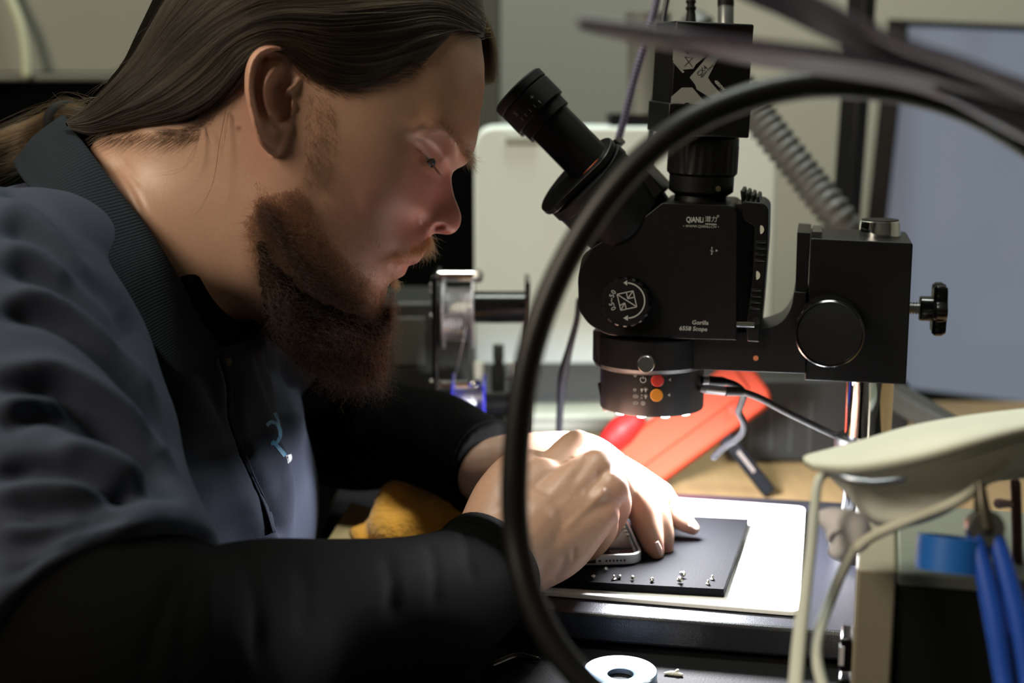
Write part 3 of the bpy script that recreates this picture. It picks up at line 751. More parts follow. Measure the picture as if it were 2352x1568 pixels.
# ------------------------------------------------------------------ tiny screws
scm = mat('screw_steel', (.75, .74, .70), .25, 1.0)
locs = [(1392, 1308, 'shaft', 'screw nearest the bottom edge of the open phone'), (1364, 1326, 'tip', 'leftmost of the tiny screws strewn on the dark mat'),
        (1410, 1328, 'head', 'left one of the close pair of tiny screws below the phone'), (1424, 1326, 'side', 'right one of the close pair of tiny screws below the phone'),
        (1453, 1328, 'tip', 'tiny screw just right of the close pair below the phone'), (1498, 1332, 'side', 'lone tiny screw near the front middle of the dark mat'),
        (1570, 1322, 'tip', 'largest tiny screw, behind another towards the right of the dark mat'), (1561, 1334, 'tip', 'small screw just in front of the largest screw on the dark mat'),
        (1636, 1328, 'head', 'rear one of the two tiny screws by the right front corner of the dark mat'), (1626, 1339, 'head', 'front one of the two tiny screws by the right front corner of the dark mat')]
def screw_geo(s=1):
    h = lathe((0, 0, 0), Z3, [(.0012 * s, 0), (.0014 * s, .0002 * s), (.0014 * s, .0007 * s), (.0010 * s, .001 * s)], 16)
    sh = lathe((0, 0, .0009 * s), Z3, [(.0007 * s, 0), (.0008 * s, .0004 * s), (.0006 * s, .0006 * s), (.0008 * s, .0009 * s), (.0006 * s, .0012 * s), (.0008 * s, .0015 * s), (.0006 * s, .0018 * s), (.0002 * s, .0021 * s)], 12)
    return h, sh
s0 = None
for i, (px, py, pose, lab) in enumerate(locs):
    q = onz(px, py + 3, mt)
    if s0 is None:
        s0 = thing('screw', (0, 0, 0), lab, 'screw', 'tiny phone screws on the work mat')
        h, sh = screw_geo(); ch = [mk('screw_head', h, scm, s0), mk('screw_shank', sh, scm, s0)]; r = s0
    else:
        r = s0.copy(); COL.objects.link(r); r['label'] = lab
        for c_ in ch:
            d2 = c_.copy(); COL.objects.link(d2); d2.parent = r
    sc_ = 1.35 if 'largest' in lab else 1.0
    r.scale = (sc_,) * 3
    tilt_ = {'shaft': R(75), 'tip': R(62), 'head': 0, 'side': R(90)}[pose]
    r.rotation_euler = (tilt_, 0, random.uniform(-1, 1)); r.location = (q[0], q[1], mt + (.0001 if pose == 'head' else .0014 * sc_))
# ------------------------------------------------------------------ cables
braid = mat('grey_violet_braid', (.17, .15, .24), .55, bump=0)
def braidmat(name, c1, c2, sc):
    m = bpy.data.materials.new(name); m.use_nodes = True; nt = m.node_tree; b = nt.nodes['Principled BSDF']; b.inputs['Roughness'].default_value = .6
    tc = nt.nodes.new('ShaderNodeTexCoord'); mp = nt.nodes.new('ShaderNodeMapping'); mp.inputs['Scale'].default_value = (sc, sc, sc)
    ck = nt.nodes.new('ShaderNodeTexChecker'); ck.inputs['Scale'].default_value = 1; ck.inputs['Color1'].default_value = (*c1, 1); ck.inputs['Color2'].default_value = (*c2, 1)
    nt.links.new(tc.outputs['UV'], mp.inputs[0]); nt.links.new(mp.outputs[0], ck.inputs['Vector']); nt.links.new(ck.outputs[0], b.inputs['Base Color']); return m
def uvtube(name, pts, r, material, nseg, along, around, label=None, cat=None, seg=12, parent=None):
    g = tube(pts, r, seg, nseg, cap='round'); o = mk(name, g, material, parent, smooth='all')
    me = o.data; uv = me.uv_layers.new(name='uv'); m_ = len(g[0]) // seg
    for p in me.polygons:
        ks = [vi % seg for vi in p.vertices]; wrap = (max(ks) - min(ks) > 2)
        for li, vi in zip(p.loop_indices, p.vertices):
            k = vi % seg; k = seg if (wrap and k == 0) else k
            i = vi // seg
            uv.data[li].uv = (i * along + k / seg * around, i * along - k / seg * around)
    if label: tag(o, label, cat)
    return o
bm1 = braidmat('violet_grey_braid', (.20, .17, .30), (.03, .03, .05), 1.0)
uvtube('braided_cable', [P(1512, -70, 1.08), P(1508, 0, 1.08), P(1487, 80, 1.08), P(1460, 170, 1.08), P(1437, 260, 1.08), P(1414, 345, 1.08), P(1395, 430, 1.09), P(1385, 560, 1.1)], .0029, bm1, 24, .42, 2, 'violet-grey braided cable hanging down left of the microscope camera', 'cable')
tag(mk('thin_cable', tube([P(1545, -60, 1.03), P(1530, 10, 1.03), P(1522, 60, 1.03), P(1522, 130, 1.03), P(1512, 190, 1.04), P(1500, 240, 1.05), P(1497, 300, 1.05), P(1492, 420, 1.07)], .0020, 10), mat('navy_sheath', (.013, .014, .03), .35), smooth='all'), 'thin black cable hanging close beside the microscope camera', 'cable')
tag(mk('hanging_lead', tube([P(1330, 690, 1.12), P(1325, 735, 1.12), P(1308, 800, 1.12), P(1294, 860, 1.13), P(1287, 930, 1.14), P(1284, 1000, 1.15), P(1283, 1080, 1.16)], [.0025, .0025, .003, .0042, .003, .0028, .0028], 10), mat('lead_grey', (.006, .006, .009), .6, spec=.15), smooth='all'), 'dark lead hanging between the black loop and the microscope body', 'cable')
# power plug and jack on the camera
t = thing('camera_power_lead', P(1588, 70, .975), 'black jack lead plugged into the top of the microscope camera', 'cable')
mk('jack_plug', lathe(P(1587, 112, .975), nrm(P(1587, 10, .975) - P(1587, 112, .975)), [(.0016, -.006), (.0038, 0), (.004, .002), (.004, .012), (.0032, .024), (.0028, .026), (.0036, .027), (.0036, .0285), (.0028, .029), (.0028, .031), (.0035, .0315), (.0035, .033), (.0026, .0335), (.0026, .05)], 24), M['blackrub'], t)
t = thing('camera_data_lead', P(1667, 70, .975), 'lead with a grey barrel plug on top of the microscope camera', 'cable')
o_ = P(1667, 112, .975); ax2 = nrm(P(1667, 10, .975) - o_)
mk('plug_barrel', lathe(o_, ax2, [(.0052, -.004), (.0055, 0), (.0055, .029), (.0052, .0295)], 28), mat('grey_barrel', (.16, .17, .17), .35, .6), t)
mk('cable_sheath', lathe(o_ + ax2 * .029, ax2, [(.0057, 0), (.0057, .02)], 24), M['blackrub'], t)
# leads of the ring light
bm2 = braidmat('black_braid', (.012, .0125, .016), (.002, .002, .003), 1.0)
t = thing('ring_light_lead', P(1700, 900, .96), 'black braided lead running from the silver plug of the ring light to the chrome pole', 'cable')
p0 = P(1618, 893, .956)
mk('plug_barrel', lathe(p0, nrm(P(1668, 898, .958) - p0), [(.0022, -.003), (.0030, 0), (.0031, .001), (.0031, .0142)], 24), mat('plug_silver', (.5, .49, .52), .3, 1.0), t)
mk('strain_relief', lathe(P(1667, 898, .958), nrm(P(1706, 899, .96) - P(1667, 898, .958)), [(.0033, 0), (.0031, .0105), (.0025, .0125)], 20), M['blackrub'], t)
uvtube('cable_sheath', [P(1704, 899, .96), P(1745, 914, .962), P(1800, 943, .965), P(1860, 972, .968), P(1915, 998, .97), P(1950, 1012, .975)], .0024, bm2, 30, .6, 3, parent=t)
t = thing('ring_light_short_lead', P(1690, 940, .97), 'dark grey lead curling down from the upper ring light plug behind the braided lead', 'cable')
mk('plug_barrel', lathe(P(1614, 873, .962), nrm(P(1660, 876, .964) - P(1614, 873, .962)), [(.003, 0), (.003, .004)], 20), mat('plug_silver', (.5, .49, .52), .3, 1.0), t)
mk('strain_relief', lathe(P(1628, 874, .963), nrm(P(1670, 877, .966) - P(1628, 874, .963)), [(.0033, 0), (.0034, .009), (.0028, .012)], 20), M['blackrub'], t)
mk('cable_sheath', tube([P(1666, 876, .966), P(1690, 885, .97), P(1708, 903, .98), P(1703, 925, .99), P(1697, 945, 1.0), P(1708, 970, 1.01), P(1706, 992, 1.02), P(1688, 1012, 1.03), P(1668, 1024, 1.04), P(1640, 1050, 1.05)], .0025, 10), mat('lead_sheath_grey', (.0025, .0025, .0035), .6, spec=.1), t, smooth='all')
# ------------------------------------------------------------------ orange tester on its strut
om = mat('salmon_orange_plastic', (.34, .043, .021), .7, spec=.12, bump=.03, bscale=200)
A = P(1452, 1072, 1.205); B = P(1742, 862, 1.19)
ax3 = nrm(B - A); nn = nrm(np.array([-.25, -.93, .30])); nn = nrm(nn - ax3 * np.dot(nn, ax3)); ss = np.cross(nn, ax3)
if ss[2] < 0: ss = -ss
t = thing('handheld_tester', onz(1500, 1086, 0), 'orange plastic handheld tester propped on a black strut behind the ring light', 'tester')
Lt = np.linalg.norm(B - A); wt = .049
pr = roundpoly([(-.015, -wt / 2), (Lt, -wt / 2), (Lt, wt / 2), (-.015, wt / 2)], [.006, .014, .012, .006], 6)
tb = mk('tester_body', prism([A + ax3 * p + ss * q for p, q in pr], -nn, .026), om, t, bevel=.005, seg=4)
mk('raised_panel', prism([A + ax3 * p + ss * q - nn * .001 for p, q in roundpoly([(-.012, -.006), (Lt - .012, -.006), (Lt - .012, wt / 2 - .003), (-.012, wt / 2 - .003)], .004, 4)], nn, .0045), om, t, bevel=.002)
mk('side_tab', prism([P(x, y, 1.19) for x, y in roundpoly([(1668, 940), (1702, 915), (1716, 935), (1690, 965), (1664, 968)], 5, 4)], FW, .02), om, t, bevel=.002)
mk('tab_slot', prism([P(x, y, 1.1895) for x, y in ((1672, 934), (1677, 931), (1690, 950), (1684, 954))], FW, .003), mat('slot_brown', (.16, .03, .012), .6), t)
st = P(1640, 968, 1.2); en_ = P(1768, 1150, 1.2); en_[2] = max(en_[2], .004)
sx = nrm(en_ - st); sv, sw, _ = frame(sx, FW)
mk('prop_strut', join(box((st + en_) / 2, sx, sv, sw, np.linalg.norm(en_ - st), .012, .006)), mat('strut_black', (.003, .0035, .005), .5, spec=.1), t, bevel=.0015)
mk('strut_slot', box(st * .45 + en_ * .55 - FW * .007, sx, sv, sw, .022, .003, .001), mat('strut_slot', (.12, .1, .09), .5), t)
rk = mat('red_plastic', (.26, .008, .008), .55, spec=.25)
kc_ = P(1428, 988, 1.2); kx = nrm(P(1466, 958, 1.2) - P(1400, 1012, 1.2))
mk('red_knob', join(tube([P(1404, 1006, 1.185), P(1428, 985, 1.185), P(1456, 964, 1.185)], [.010, .0115, .009], 16)), rk, t, smooth='all')
mk('red_collar', tube([P(1412, 1030, 1.19), P(1444, 1000, 1.19), P(1472, 965, 1.19)], [.004, .005, .004], 10), rk, t, smooth='all')
# ------------------------------------------------------------------ solder reel stand
t = thing('solder_reel_stand', onz(1080, 1184, 0), 'stand of chrome rods and a black side plate carrying wire reels behind the beard', 'stand')
D0 = 1.2
def X_at(px, py=760, d=D0): return P(px, py, d)[0]
Yr = P(1050, 760, D0)[1]
def pt_(px, py): return hit(px, py, (0, Yr, 0), Y3)
zt_ = pt_(1003, 622)[2]
mk('side_plate', abox(X_at(996), X_at(1009), Yr - .03, Yr + .03, .0, zt_), M['blackgloss'], t, bevel=.001)
mk('far_plate', abox(X_at(1205), X_at(1217), Yr - .022, Yr + .03, .0, pt_(1210, 640)[2]), M['blackgloss'], t, bevel=.001)
mk('base_plate', abox(X_at(990), X_at(1222), Yr - .03, Yr + .05, 0, .004), M['blackgloss'], t, bevel=.001)
a = pt_(1006, 634); b = pt_(1094, 634)
mk('chrome_rod', lathe(a, X3, [(.0048, 0), (.0048, b[0] - a[0])], 24), M['chrome'], t)
mk('rod_nut', lathe(b, X3, [(.0052, -.002), (.006, 0), (.006, .004), (.003, .006)], 6), M['steel'], t)
a = pt_(1085, 698); b = pt_(1212, 704)
mk('axle_roller', lathe(pt_(1090, 705), X3, [(.0135, 0), (.0135, (b - a)[0])], 40), M['blackgloss'], t)
a = pt_(1008, 884); b = pt_(1090, 884)
mk('chrome_rod', lathe(a, X3, [(.0042, 0), (.0042, b[0] - a[0]), ], 24), M['chrome'], t)
mk('rod_nut', ball(b, .0065), M['chrome'], t)
for (x, y) in ((988, 650), (994, 665), (993, 720), (990, 870)):
    mk('plate_screw', lathe(pt_(1000, y) - X3 * .001 - Y3 * .012, -X3, [(.0028, 0), (.0024, .0022), (.001, .003)], 16), M['steel'], t)
a = pt_(1110, 928)
mk('axle_roller', lathe(a, X3, [(.0105, 0), (.0105, .03)], 32), M['blackgloss'], t)
fl_w = mat('white_flange', (.62, .60, .68), .4); wire = mat('tin_wire', (.62, .62, .64), .28, 1.0, bump=.3, bscale=900)
def reel(x0, x1, yc, r, rim, core, fm, lab, grp):
    o = thing('wire_reel', pt_((x0 + x1) / 2, yc), lab, 'reel', grp)
    c0, c1 = pt_(x0, yc), pt_(x1, yc)
    for c_ in (c0, c1): mk('reel_flange', lathe(c_ - X3 * .0008, X3, [(r * .98, 0), (r, .0004), (r, .0014), (r * .98, .0018)], 64), fm, o)
    L = c1[0] - c0[0]; pf = []
    nn_ = 22
    for i in range(nn_ + 1): pf.append((core + (.0006 if i % 2 else 0), L * i / nn_))
    mk('wound_wire', lathe(c0, X3, pf, 48), wire, o)
    return o
reel(1019, 1086, 722, .0287, .0, .022, fl_w, 'wire reel with pale flanges, upper one on the solder stand', 'reels on the solder stand')
reel(1041, 1112, 925, .0256, .0, .0146, mat('blue_flange', (.03, .03, .42), .35), 'wire reel with blue flanges, lower one on the solder stand', 'reels on the solder stand')
tag(mk('solder_wire', tube([pt_(1078, 690) - Y3 * .022, pt_(1068, 760) - Y3 * .022, pt_(1048, 850) - Y3 * .012, pt_(1040, 880) - Y3 * .012], .0006, 6), wire), 'thin wire running from the pale reel down to the blue reel', 'wire')
# bottles between reels and machine
for (x0, x1, y0, y1, d, nm, c_, lab, cap_) in ((1082, 1116, 826, 960, 1.29, 'bottle', (.42, .41, .33), 'small cream bottle left of the dark one behind the reels', (.6, .58, .48)), (1128, 1162, 785, 960, 1.30, 'bottle', (.02, .022, .02), 'tall dark bottle behind the reels', (.06, .065, .055)), (1160, 1192, 826, 960, 1.28, 'bottle', (.30, .32, .32), 'small white-capped bottle next to the black loop', (.8, .8, .75))):
    a = P((x0 + x1) / 2, y1, d); r_ = (x1 - x0) / 2 * d / FPX; gz_ = 0.0; top = P((x0 + x1) / 2, y0, d)[2]
    o = thing(nm, (a[0], a[1], 0), lab, 'bottle', 'small bottles behind the reels')
    mk('bottle_body', lathe((a[0], a[1], 0), Z3, [(r_ * .95, 0), (r_, .002), (r_, top * .80), (r_ * .6, top * .86), (r_ * .6, top * .9)], 28), mat('bottle_' + nm, c_, .35), o)
    mk('bottle_cap', lathe((a[0], a[1], top * .87), Z3, [(r_ * .75, 0), (r_ * .75, top * .12), (r_ * .7, top * .13)], 28), mat('bottle_cap', cap_, .4), o)
# dark device behind the beard
t = thing('power_supply', onz(960, 1075, 0), 'dark grey device with a pale panel behind the beard', 'device')
Yd = onz(960, 1075, 0)[1]
q0 = hit(820, 900, (0, Yd, 0), Y3); q1 = hit(1078, 694, (0, Yd, 0), Y3)
mk('device_case', abox(q0[0], q1[0], Yd, Yd + .1, 0, q1[2]), mat('dark_case', (.018, .02, .018), .5), t, bevel=.003)
q2 = hit(905, 838, (0, Yd, 0), Y3); q3 = hit(978, 728, (0, Yd, 0), Y3)
mk('front_panel', abox(q2[0], q3[0], Yd - .002, Yd, q2[2], q3[2]), mat('panel_grey', (.06, .062, .055), .5), t, bevel=.001)
# ------------------------------------------------------------------ card and cloth under the arms
cp_ = [onz(738, 1262, .012), onz(806, 1151, .016), onz(905, 1178, .016), onz(880, 1275, .012)]
tag(mk('folded_card', prism(cp_, -Z3, .010), mat('manila', (.50, .38, .19), .7, var=.06, vscale=30), bevel=.001), 'flat tan card lying left of the yellow cloth under the forearms', 'card')
def lump(name, c, rx, ry, rz, m, n=40, amp=.1, seed=0):
    g = ball(c, rx, ry, rz, nu=n * 2, nv=n); rr = np.random.default_rng(seed)
    v = np.array(g[0]); c = np.asarray(c)
    dv = (v - c) / [rx, ry, rz]
    f = np.ones(len(v))
    for k in range(7):
        w_ = rr.normal(size=3) * 2.2; f += amp / 2 * np.sin(dv @ w_ * 1.6 + rr.uniform(0, 6))
    v = c + (v - c) * f[:, None]; v[:, 2] = np.maximum(v[:, 2], .0035)
    return v, g[1]
ym = mat('yellow_microfibre', (.90, .40, .03), .85, bump=1.0, bscale=500, sheen=.4)
cc0 = onz(968, 1205, .02)
gv = lump('yellow_cloth', (cc0[0], cc0[1], .015), .037, .045, .038, ym, amp=.10, seed=5)
c2 = onz(880, 1240, .01)
o = mk('yellow_cloth', join(gv, lump('x', (c2[0] + .008, c2[1], .008), .035, .03, .018, ym, amp=.1, seed=8)), ym, smooth='all')
md = o.modifiers.new('rm', 'REMESH'); md.mode = 'VOXEL'; md.voxel_size = .0016; md.use_smooth_shade = True
tx = bpy.data.textures.new('terry', 'CLOUDS'); tx.noise_scale = .003
dm = o.modifiers.new('dp', 'DISPLACE'); dm.texture = tx; dm.strength = .0022
tag(o, 'bunched yellow fluffy cloth between the two forearms', 'cloth')
# ------------------------------------------------------------------ disc at the front edge
dc_ = onz(1425, 1541, .008); rd = .0215
tag(mk('shiny_ring', lathe((dc_[0], dc_[1], .0034), Z3, [(rd * .38, .0), (rd * .9, 0), (rd, .001), (rd, .0045), (rd * .97, .0055), (rd * .42, .0035), (rd * .36, .003), (rd * .36, .0)], 80, cap=False), mat('blue_silver', (.45, .60, .80), .2, .85), angle=30),
    'shiny blue-silver ring lying on the desk mat at the bottom edge', 'ring')
q = onz(1545, 1546, .004)
tag(mk('plastic_scrap', join(tube([q + X3 * -.0045, q, q + X3 * .005 - Y3 * .002], [.0008, .0016, .001], 8), tube([q - Y3 * .001, q + X3 * .003 + Z3 * .002], [.0008, .0008], 6)), mat('scrap', (.6, .58, .52), .4), smooth='all'), 'tiny pale scrap lying beside the shiny ring', 'scrap')
tag(mk('test_probe', tube([onz(1130, 1528, .006), onz(1185, 1507, .006), onz(1236, 1512, .006)], [.002, .0024, .0014], 10), M['blackgloss'], smooth='all'), 'thin glossy black probe lying on the desk mat left of the black loop', 'probe')

# ------------------------------------------------------------------ black hose loop close to the lens
lp = [(2420, 372, .62), (2330, 312, .61), (2230, 256, .60), (2110, 216, .595), (1980, 197, .59), (1850, 196, .59), (1720, 224, .59), (1600, 274, .59), (1500, 342, .59), (1410, 434, .59), (1328, 550, .59),
      (1262, 680, .59), (1218, 810, .59), (1193, 950, .59), (1182, 1090, .59), (1185, 1220, .59), (1208, 1340, .585), (1252, 1446, .58), (1318, 1540, .575), (1400, 1620, .57), (1500, 1690, .565), (1600, 1740, .56)]
tag(mk('black_hose', tube([P(*q) for q in lp], .00585, 24, 10), mat('hose_black', (.004, .004, .004), .4, spec=.35, bump=.05, bscale=800), smooth='all'), 'thick black hose curving in a big loop close in front of the microscope', 'hose')
# ------------------------------------------------------------------ forked flat lamp bracket above
bmt = mat('bracket_black_lilac_lit', (.075, .066, .095), .35, spec=.8)  # black bracket; lilac light on its underside put into the base colour
t = thing('lamp_bracket', P(2250, 200, .6), 'flat black forked bracket reaching in from the top right corner', 'bracket')
def blade(top, bot, d0, d1, th, name):
    """flat bar: near upper edge and far lower edge given in pixels"""
    A = [P(x, y, d0) for x, y in top]; B = [P(x, y, d1) for x, y in bot]
    A = catmull(A, 8); B = catmull(B, 8); n = len(A)
    V = list(A) + list(B) + [a + UP * th for a in A] + [b + UP * th for b in B]; F = []
    for i in range(n - 1):
        F += [(i, i + 1, n + i + 1, n + i), (2 * n + i, 3 * n + i, 3 * n + i + 1, 2 * n + i + 1), (i, 2 * n + i, 2 * n + i + 1, i + 1), (n + i, n + i + 1, 3 * n + i + 1, 3 * n + i)]
    F += [(0, n, 3 * n, 2 * n), (n - 1, 3 * n - 1, 4 * n - 1, 2 * n - 1)]
    return mk(name, (np.array(V), F), bmt, t, bevel=.0008, angle=50)
blade([(1326, 62), (1480, 82), (1640, 104), (1800, 122), (1960, 142), (2100, 168), (2250, 210), (2420, 262)],
      [(1334, 72), (1480, 106), (1640, 138), (1800, 162), (1960, 184), (2100, 210), (2250, 262), (2420, 330)], .50, .56, .0042, 'lower_arm')
blade([(1640, -120), (1790, -32), (1880, 14), (1990, 72), (2090, 116), (2190, 148), (2280, 182), (2420, 240)],
      [(1560, -90), (1690, -6), (1790, 38), (1900, 92), (2020, 142), (2130, 182), (2250, 230), (2420, 300)], .48, .54, .004, 'upper_arm')
mk('fork_joint', tube([P(2180, 190, .52), P(2270, 215, .52), P(2430, 285, .52)], [.006, .009, .011], 20), bmt, t, smooth='all')
# ------------------------------------------------------------------ white folded mask with ear loops
wm = mat('mask_fabric', (.70, .70, .60), .85, bump=.3, bscale=1200, var=.04, vscale=60)
wm2 = mat('mask_inner', (.80, .80, .74), .85, bump=.2, bscale=900)
t = thing('face_mask', P(2150, 1230, .66), 'cream folded face mask with ear loops lying on the tool box at the right edge', 'mask')
def sheet(rows, th, name, m, parent, nn=8, sub=1):
    """cloth sheet through rows of points (each row a curve of pixel+depth), given thickness"""
    C = [catmull([P(*q) for q in r], nn) for r in rows]
    C = np.array(C); m_ = 6
    C = np.stack([catmull(C[:, i], m_) for i in range(C.shape[1])], 1)
    a, b = C.shape[:2]; V = C.reshape(-1, 3); F = [(i * b + j, i * b + j + 1, (i + 1) * b + j + 1, (i + 1) * b + j) for i in range(a - 1) for j in range(b - 1)]
    o = mk(name, (V, F), m, parent, smooth='all'); s = o.modifiers.new('thick', 'SOLIDIFY'); s.thickness = th; s.offset = 0
    return o
top = sheet([[(1856, 1050, .70), (1960, 1022, .71), (2090, 984, .72), (2220, 960, .73), (2352, 944, .74), (2460, 935, .745)],
       [(1846, 1058, .68), (1960, 1045, .67), (2090, 1012, .67), (2220, 985, .67), (2352, 962, .68), (2460, 950, .69)],
       [(1862, 1070, .67), (1960, 1076, .655), (2090, 1056, .65), (2220, 1022, .65), (2352, 985, .66), (2460, 965, .665)],
       [(1880, 1074, .675), (1970, 1090, .672), (2090, 1078, .672), (2220, 1046, .672), (2352, 1010, .675), (2460, 990, .68)]], .003, 'top_panel', wm, t)
sheet([[(1884, 1072, .69), (1970, 1092, .69), (2090, 1082, .69), (2220, 1050, .69), (2352, 1010, .69), (2460, 990, .7)],
       [(1905, 1090, .69), (1985, 1135, .68), (2100, 1140, .675), (2220, 1105, .68), (2352, 1070, .69), (2460, 1050, .7)],
       [(1945, 1130, .69), (2010, 1185, .675), (2100, 1185, .665), (2200, 1150, .67), (2290, 1100, .69), (2400, 1090, .70)],
       [(1985, 1185, .69), (2030, 1208, .68), (2090, 1205, .67), (2180, 1172, .67), (2230, 1120, .69), (2270, 1080, .71)]], .002, 'lower_panel', wm2, t)
mk('nose_wire', tube([P(1898, 1082, .665), P(1950, 1100, .655), P(2010, 1108, .65), P(2075, 1100, .65)], .0016, 8), mat('nose_wire', (.35, .37, .42), .3, .8), t, smooth='all')
mk('edge_seam', tube([P(1965, 1262, .67), P(2010, 1228, .665), (P(2100, 1190, .66)), P(2200, 1150, .66), P(2260, 1105, .67), P(2310, 1060, .68)], .0026, 10), wm, t, smooth='all')
loopm = mat('elastic', (.62, .63, .55), .8, bump=.2, bscale=1500)
mk('ear_loop', tube([P(1905, 1080, .67), P(1880, 1105, .665), P(1870, 1180, .66), P(1862, 1270, .655), P(1848, 1370, .65), P(1836, 1470, .645), P(1828, 1560, .64), P(1822, 1640, .635)], [(.0024, .0024), (.0022, .0022), (.0024, .0022), (.0026, .0022), (.0032, .0022), (.0035, .0022), (.0036, .002), (.0036, .002)], 12), loopm, t, smooth='all')
mk('ear_loop', tube([P(1962, 1262, .67), P(1935, 1312, .665), P(1905, 1385, .66), P(1882, 1450, .65), P(1876, 1510, .645), P(1890, 1575, .64), P(1915, 1640, .635)], .0026, 12), loopm, t, smooth='all')
mk('folded_flap', tube([P(1878, 1186, .69), P(1915, 1196, .685), P(1950, 1225, .68), P(1928, 1262, .68)], [.003, .007, .011, .005], 14), mat('flap_white', (.85, .82, .88), .8), t, smooth='all')
# ------------------------------------------------------------------ tool box below it
t = thing('tool_box', (onz(2160, 1568, 0)[0], P(2160, 1400, .74)[1], .0), 'black tool box with a cream side and pale rim in the lower right corner', 'box')
bo = P(1962, 1400, .72); BA = R(14.5); bx = np.array([math.cos(BA), -math.sin(BA), 0]); by = np.array([math.sin(BA), math.cos(BA), 0])
def bq_(x, y): q = hit(x, y, bo, by) - bo; return q @ bx, q[2] + bo[2]
xm, xr = bq_(2056, 1400)[0], bq_(2480, 1400)[0]; zt = bq_(2000, 1300)[1]; zr = bq_(2200, 1352)[1]
def bb_(x0, x1, y0, y1, z0, z1): return box(bo * [1, 1, 0] + bx * ((x0 + x1) / 2) + by * ((y0 + y1) / 2) + Z3 * ((z0 + z1) / 2), bx, by, Z3, x1 - x0, y1 - y0, z1 - z0)
mk('side_cheek', bb_(0, xm, -.004, .115, .003, zt), mat('cream_plastic', (.26, .23, .165), .5), t, bevel=.002)
mk('front_panel', bb_(xm, xr, 0, .11, .003, zr), mat('smoked_front', (.008, .009, .008), .25), t, bevel=.002)
mk('top_rim', bb_(xm, xr, -.004, .115, zr, zr + .008), mat('pale_rim', (.16, .175, .14), .5), t, bevel=.002)
mk('side_hinge', join(*[bb_(-.006, 0, .0, .02, z, z + .018) for z in (.006, .028, .05)]), M['blackgloss'], t, bevel=.001)
mk('hinge_pin', join(*[bb_(-.0065, -.004, -.001, .004, z, z + .010) for z in (.030, .054)]), mat('pin_white', (.6, .6, .65), .4), t)
# blue tape ring and pliers in front
q = P(2190, 1262, .66)
tag(mk('tape_roll', lathe(q - nrm([.1, .25, 1]) * .010, nrm([.1, .25, 1]), [(.013, 0), (.0165, 0), (.0165, .016), (.013, .016), (.013, 0)], 64, cap=False), mat('blue_tape', (.012, .12, .46), .4)), 'roll of bright blue tape below the cream mask', 'tape roll')
t = thing('pliers', P(2290, 1400, .64), 'pliers with blue handles standing up in front of the tool box', 'pliers')
bl_ = mat('blue_grip', (.012, .07, .42), .4)
mk('handle', tube([P(2240, 1225, .65), P(2262, 1320, .645), P(2285, 1430, .64), P(2305, 1560, .635), P(2318, 1640, .63)], [.0038, .0044, .0048, .0044, .0036], 16), bl_, t, smooth='all')
mk('handle', tube([P(2285, 1225, .65), P(2312, 1320, .645), P(2340, 1430, .64), P(2362, 1560, .635), P(2370, 1640, .63)], [.0038, .0046, .0050, .0046, .0036], 16), bl_, t, smooth='all')
mk('pivot_joint', lathe(P(2262, 1212, .65), -FW, [(.008, -.004), (.0085, -.003), (.0085, .003), (.008, .004)], 32), M['steel'], t)
mk('jaw', tube([P(2262, 1212, .65), P(2255, 1160, .65), P(2252, 1110, .65)], [(.007, .004), (.005, .0035), (.002, .002)], 12), mat('jaw_dark', (.10, .09, .07), .4, .8), t, smooth='all')
t = thing('probe_rod', P(2335, 1200, .70), 'brown rod with a pale pink tip behind the blue handled pliers', 'rod')
mk('rod', tube([P(2336, 1320, .72), P(2335, 1200, .72), P(2332, 1110, .72)], .0028, 12), mat('brown_rod', (.07, .035, .02), .4), t, smooth='all')
mk('pink_tip', tube([P(2328, 1158, .72), P(2310, 1156, .72), P(2294, 1156, .72)], [.0018, .0022, .0028], 12), mat('pink_tip', (.62, .42, .46), .3), t, smooth='all', label='pale pink tip')

# ------------------------------------------------------------------ the worker
HO = P(780, 380, .90); HN = -nrm(ray(780, 380))
HU = nrm(RT - HN * np.dot(RT, HN)); HV = np.cross(HN, HU)
def uvw(px, py, w):
    """pixel seen on the head-parallel plane w metres nearer than the middle of the head -> head coordinates (mm)"""
    q = hit(px, py, HO + HN * w, HN) - HO
    return np.array([q @ HU, q @ HV]) * 1000
def uvs(pts): return np.array([uvw(a[0], a[1], (a[2] if len(a) > 2 else 0) / 1000.) for a in pts])
def head3(u, v, n): return HO + np.multiply.outer(u, HU) / 1000 + np.multiply.outer(v, HV) / 1000 + np.multiply.outer(n, HN) / 1000
def resample(poly, step, closed=True):
    p = np.asarray(poly, float); q = np.concatenate([p, p[:1]]) if closed else p
    L = np.concatenate([[0], np.cumsum(np.linalg.norm(np.diff(q, axis=0), axis=1))])
    n = max(3, int(L[-1] / step)); s = np.linspace(0, L[-1], n + (0 if closed else 1), endpoint=not closed)
    return np.stack([np.interp(s, L, q[:, 0]), np.interp(s, L, q[:, 1])], 1)
def inside(P_, poly):
    x, y = P_[..., 0], P_[..., 1]; r = np.zeros(x.shape, bool); p = np.asarray(poly); j = len(p) - 1
    for i in range(len(p)):
        c = ((p[i, 1] > y) != (p[j, 1] > y)) & (x < (p[j, 0] - p[i, 0]) * (y - p[i, 1]) / (p[j, 1] - p[i, 1] + 1e-12) + p[i, 0]); r ^= c; j = i
    return r
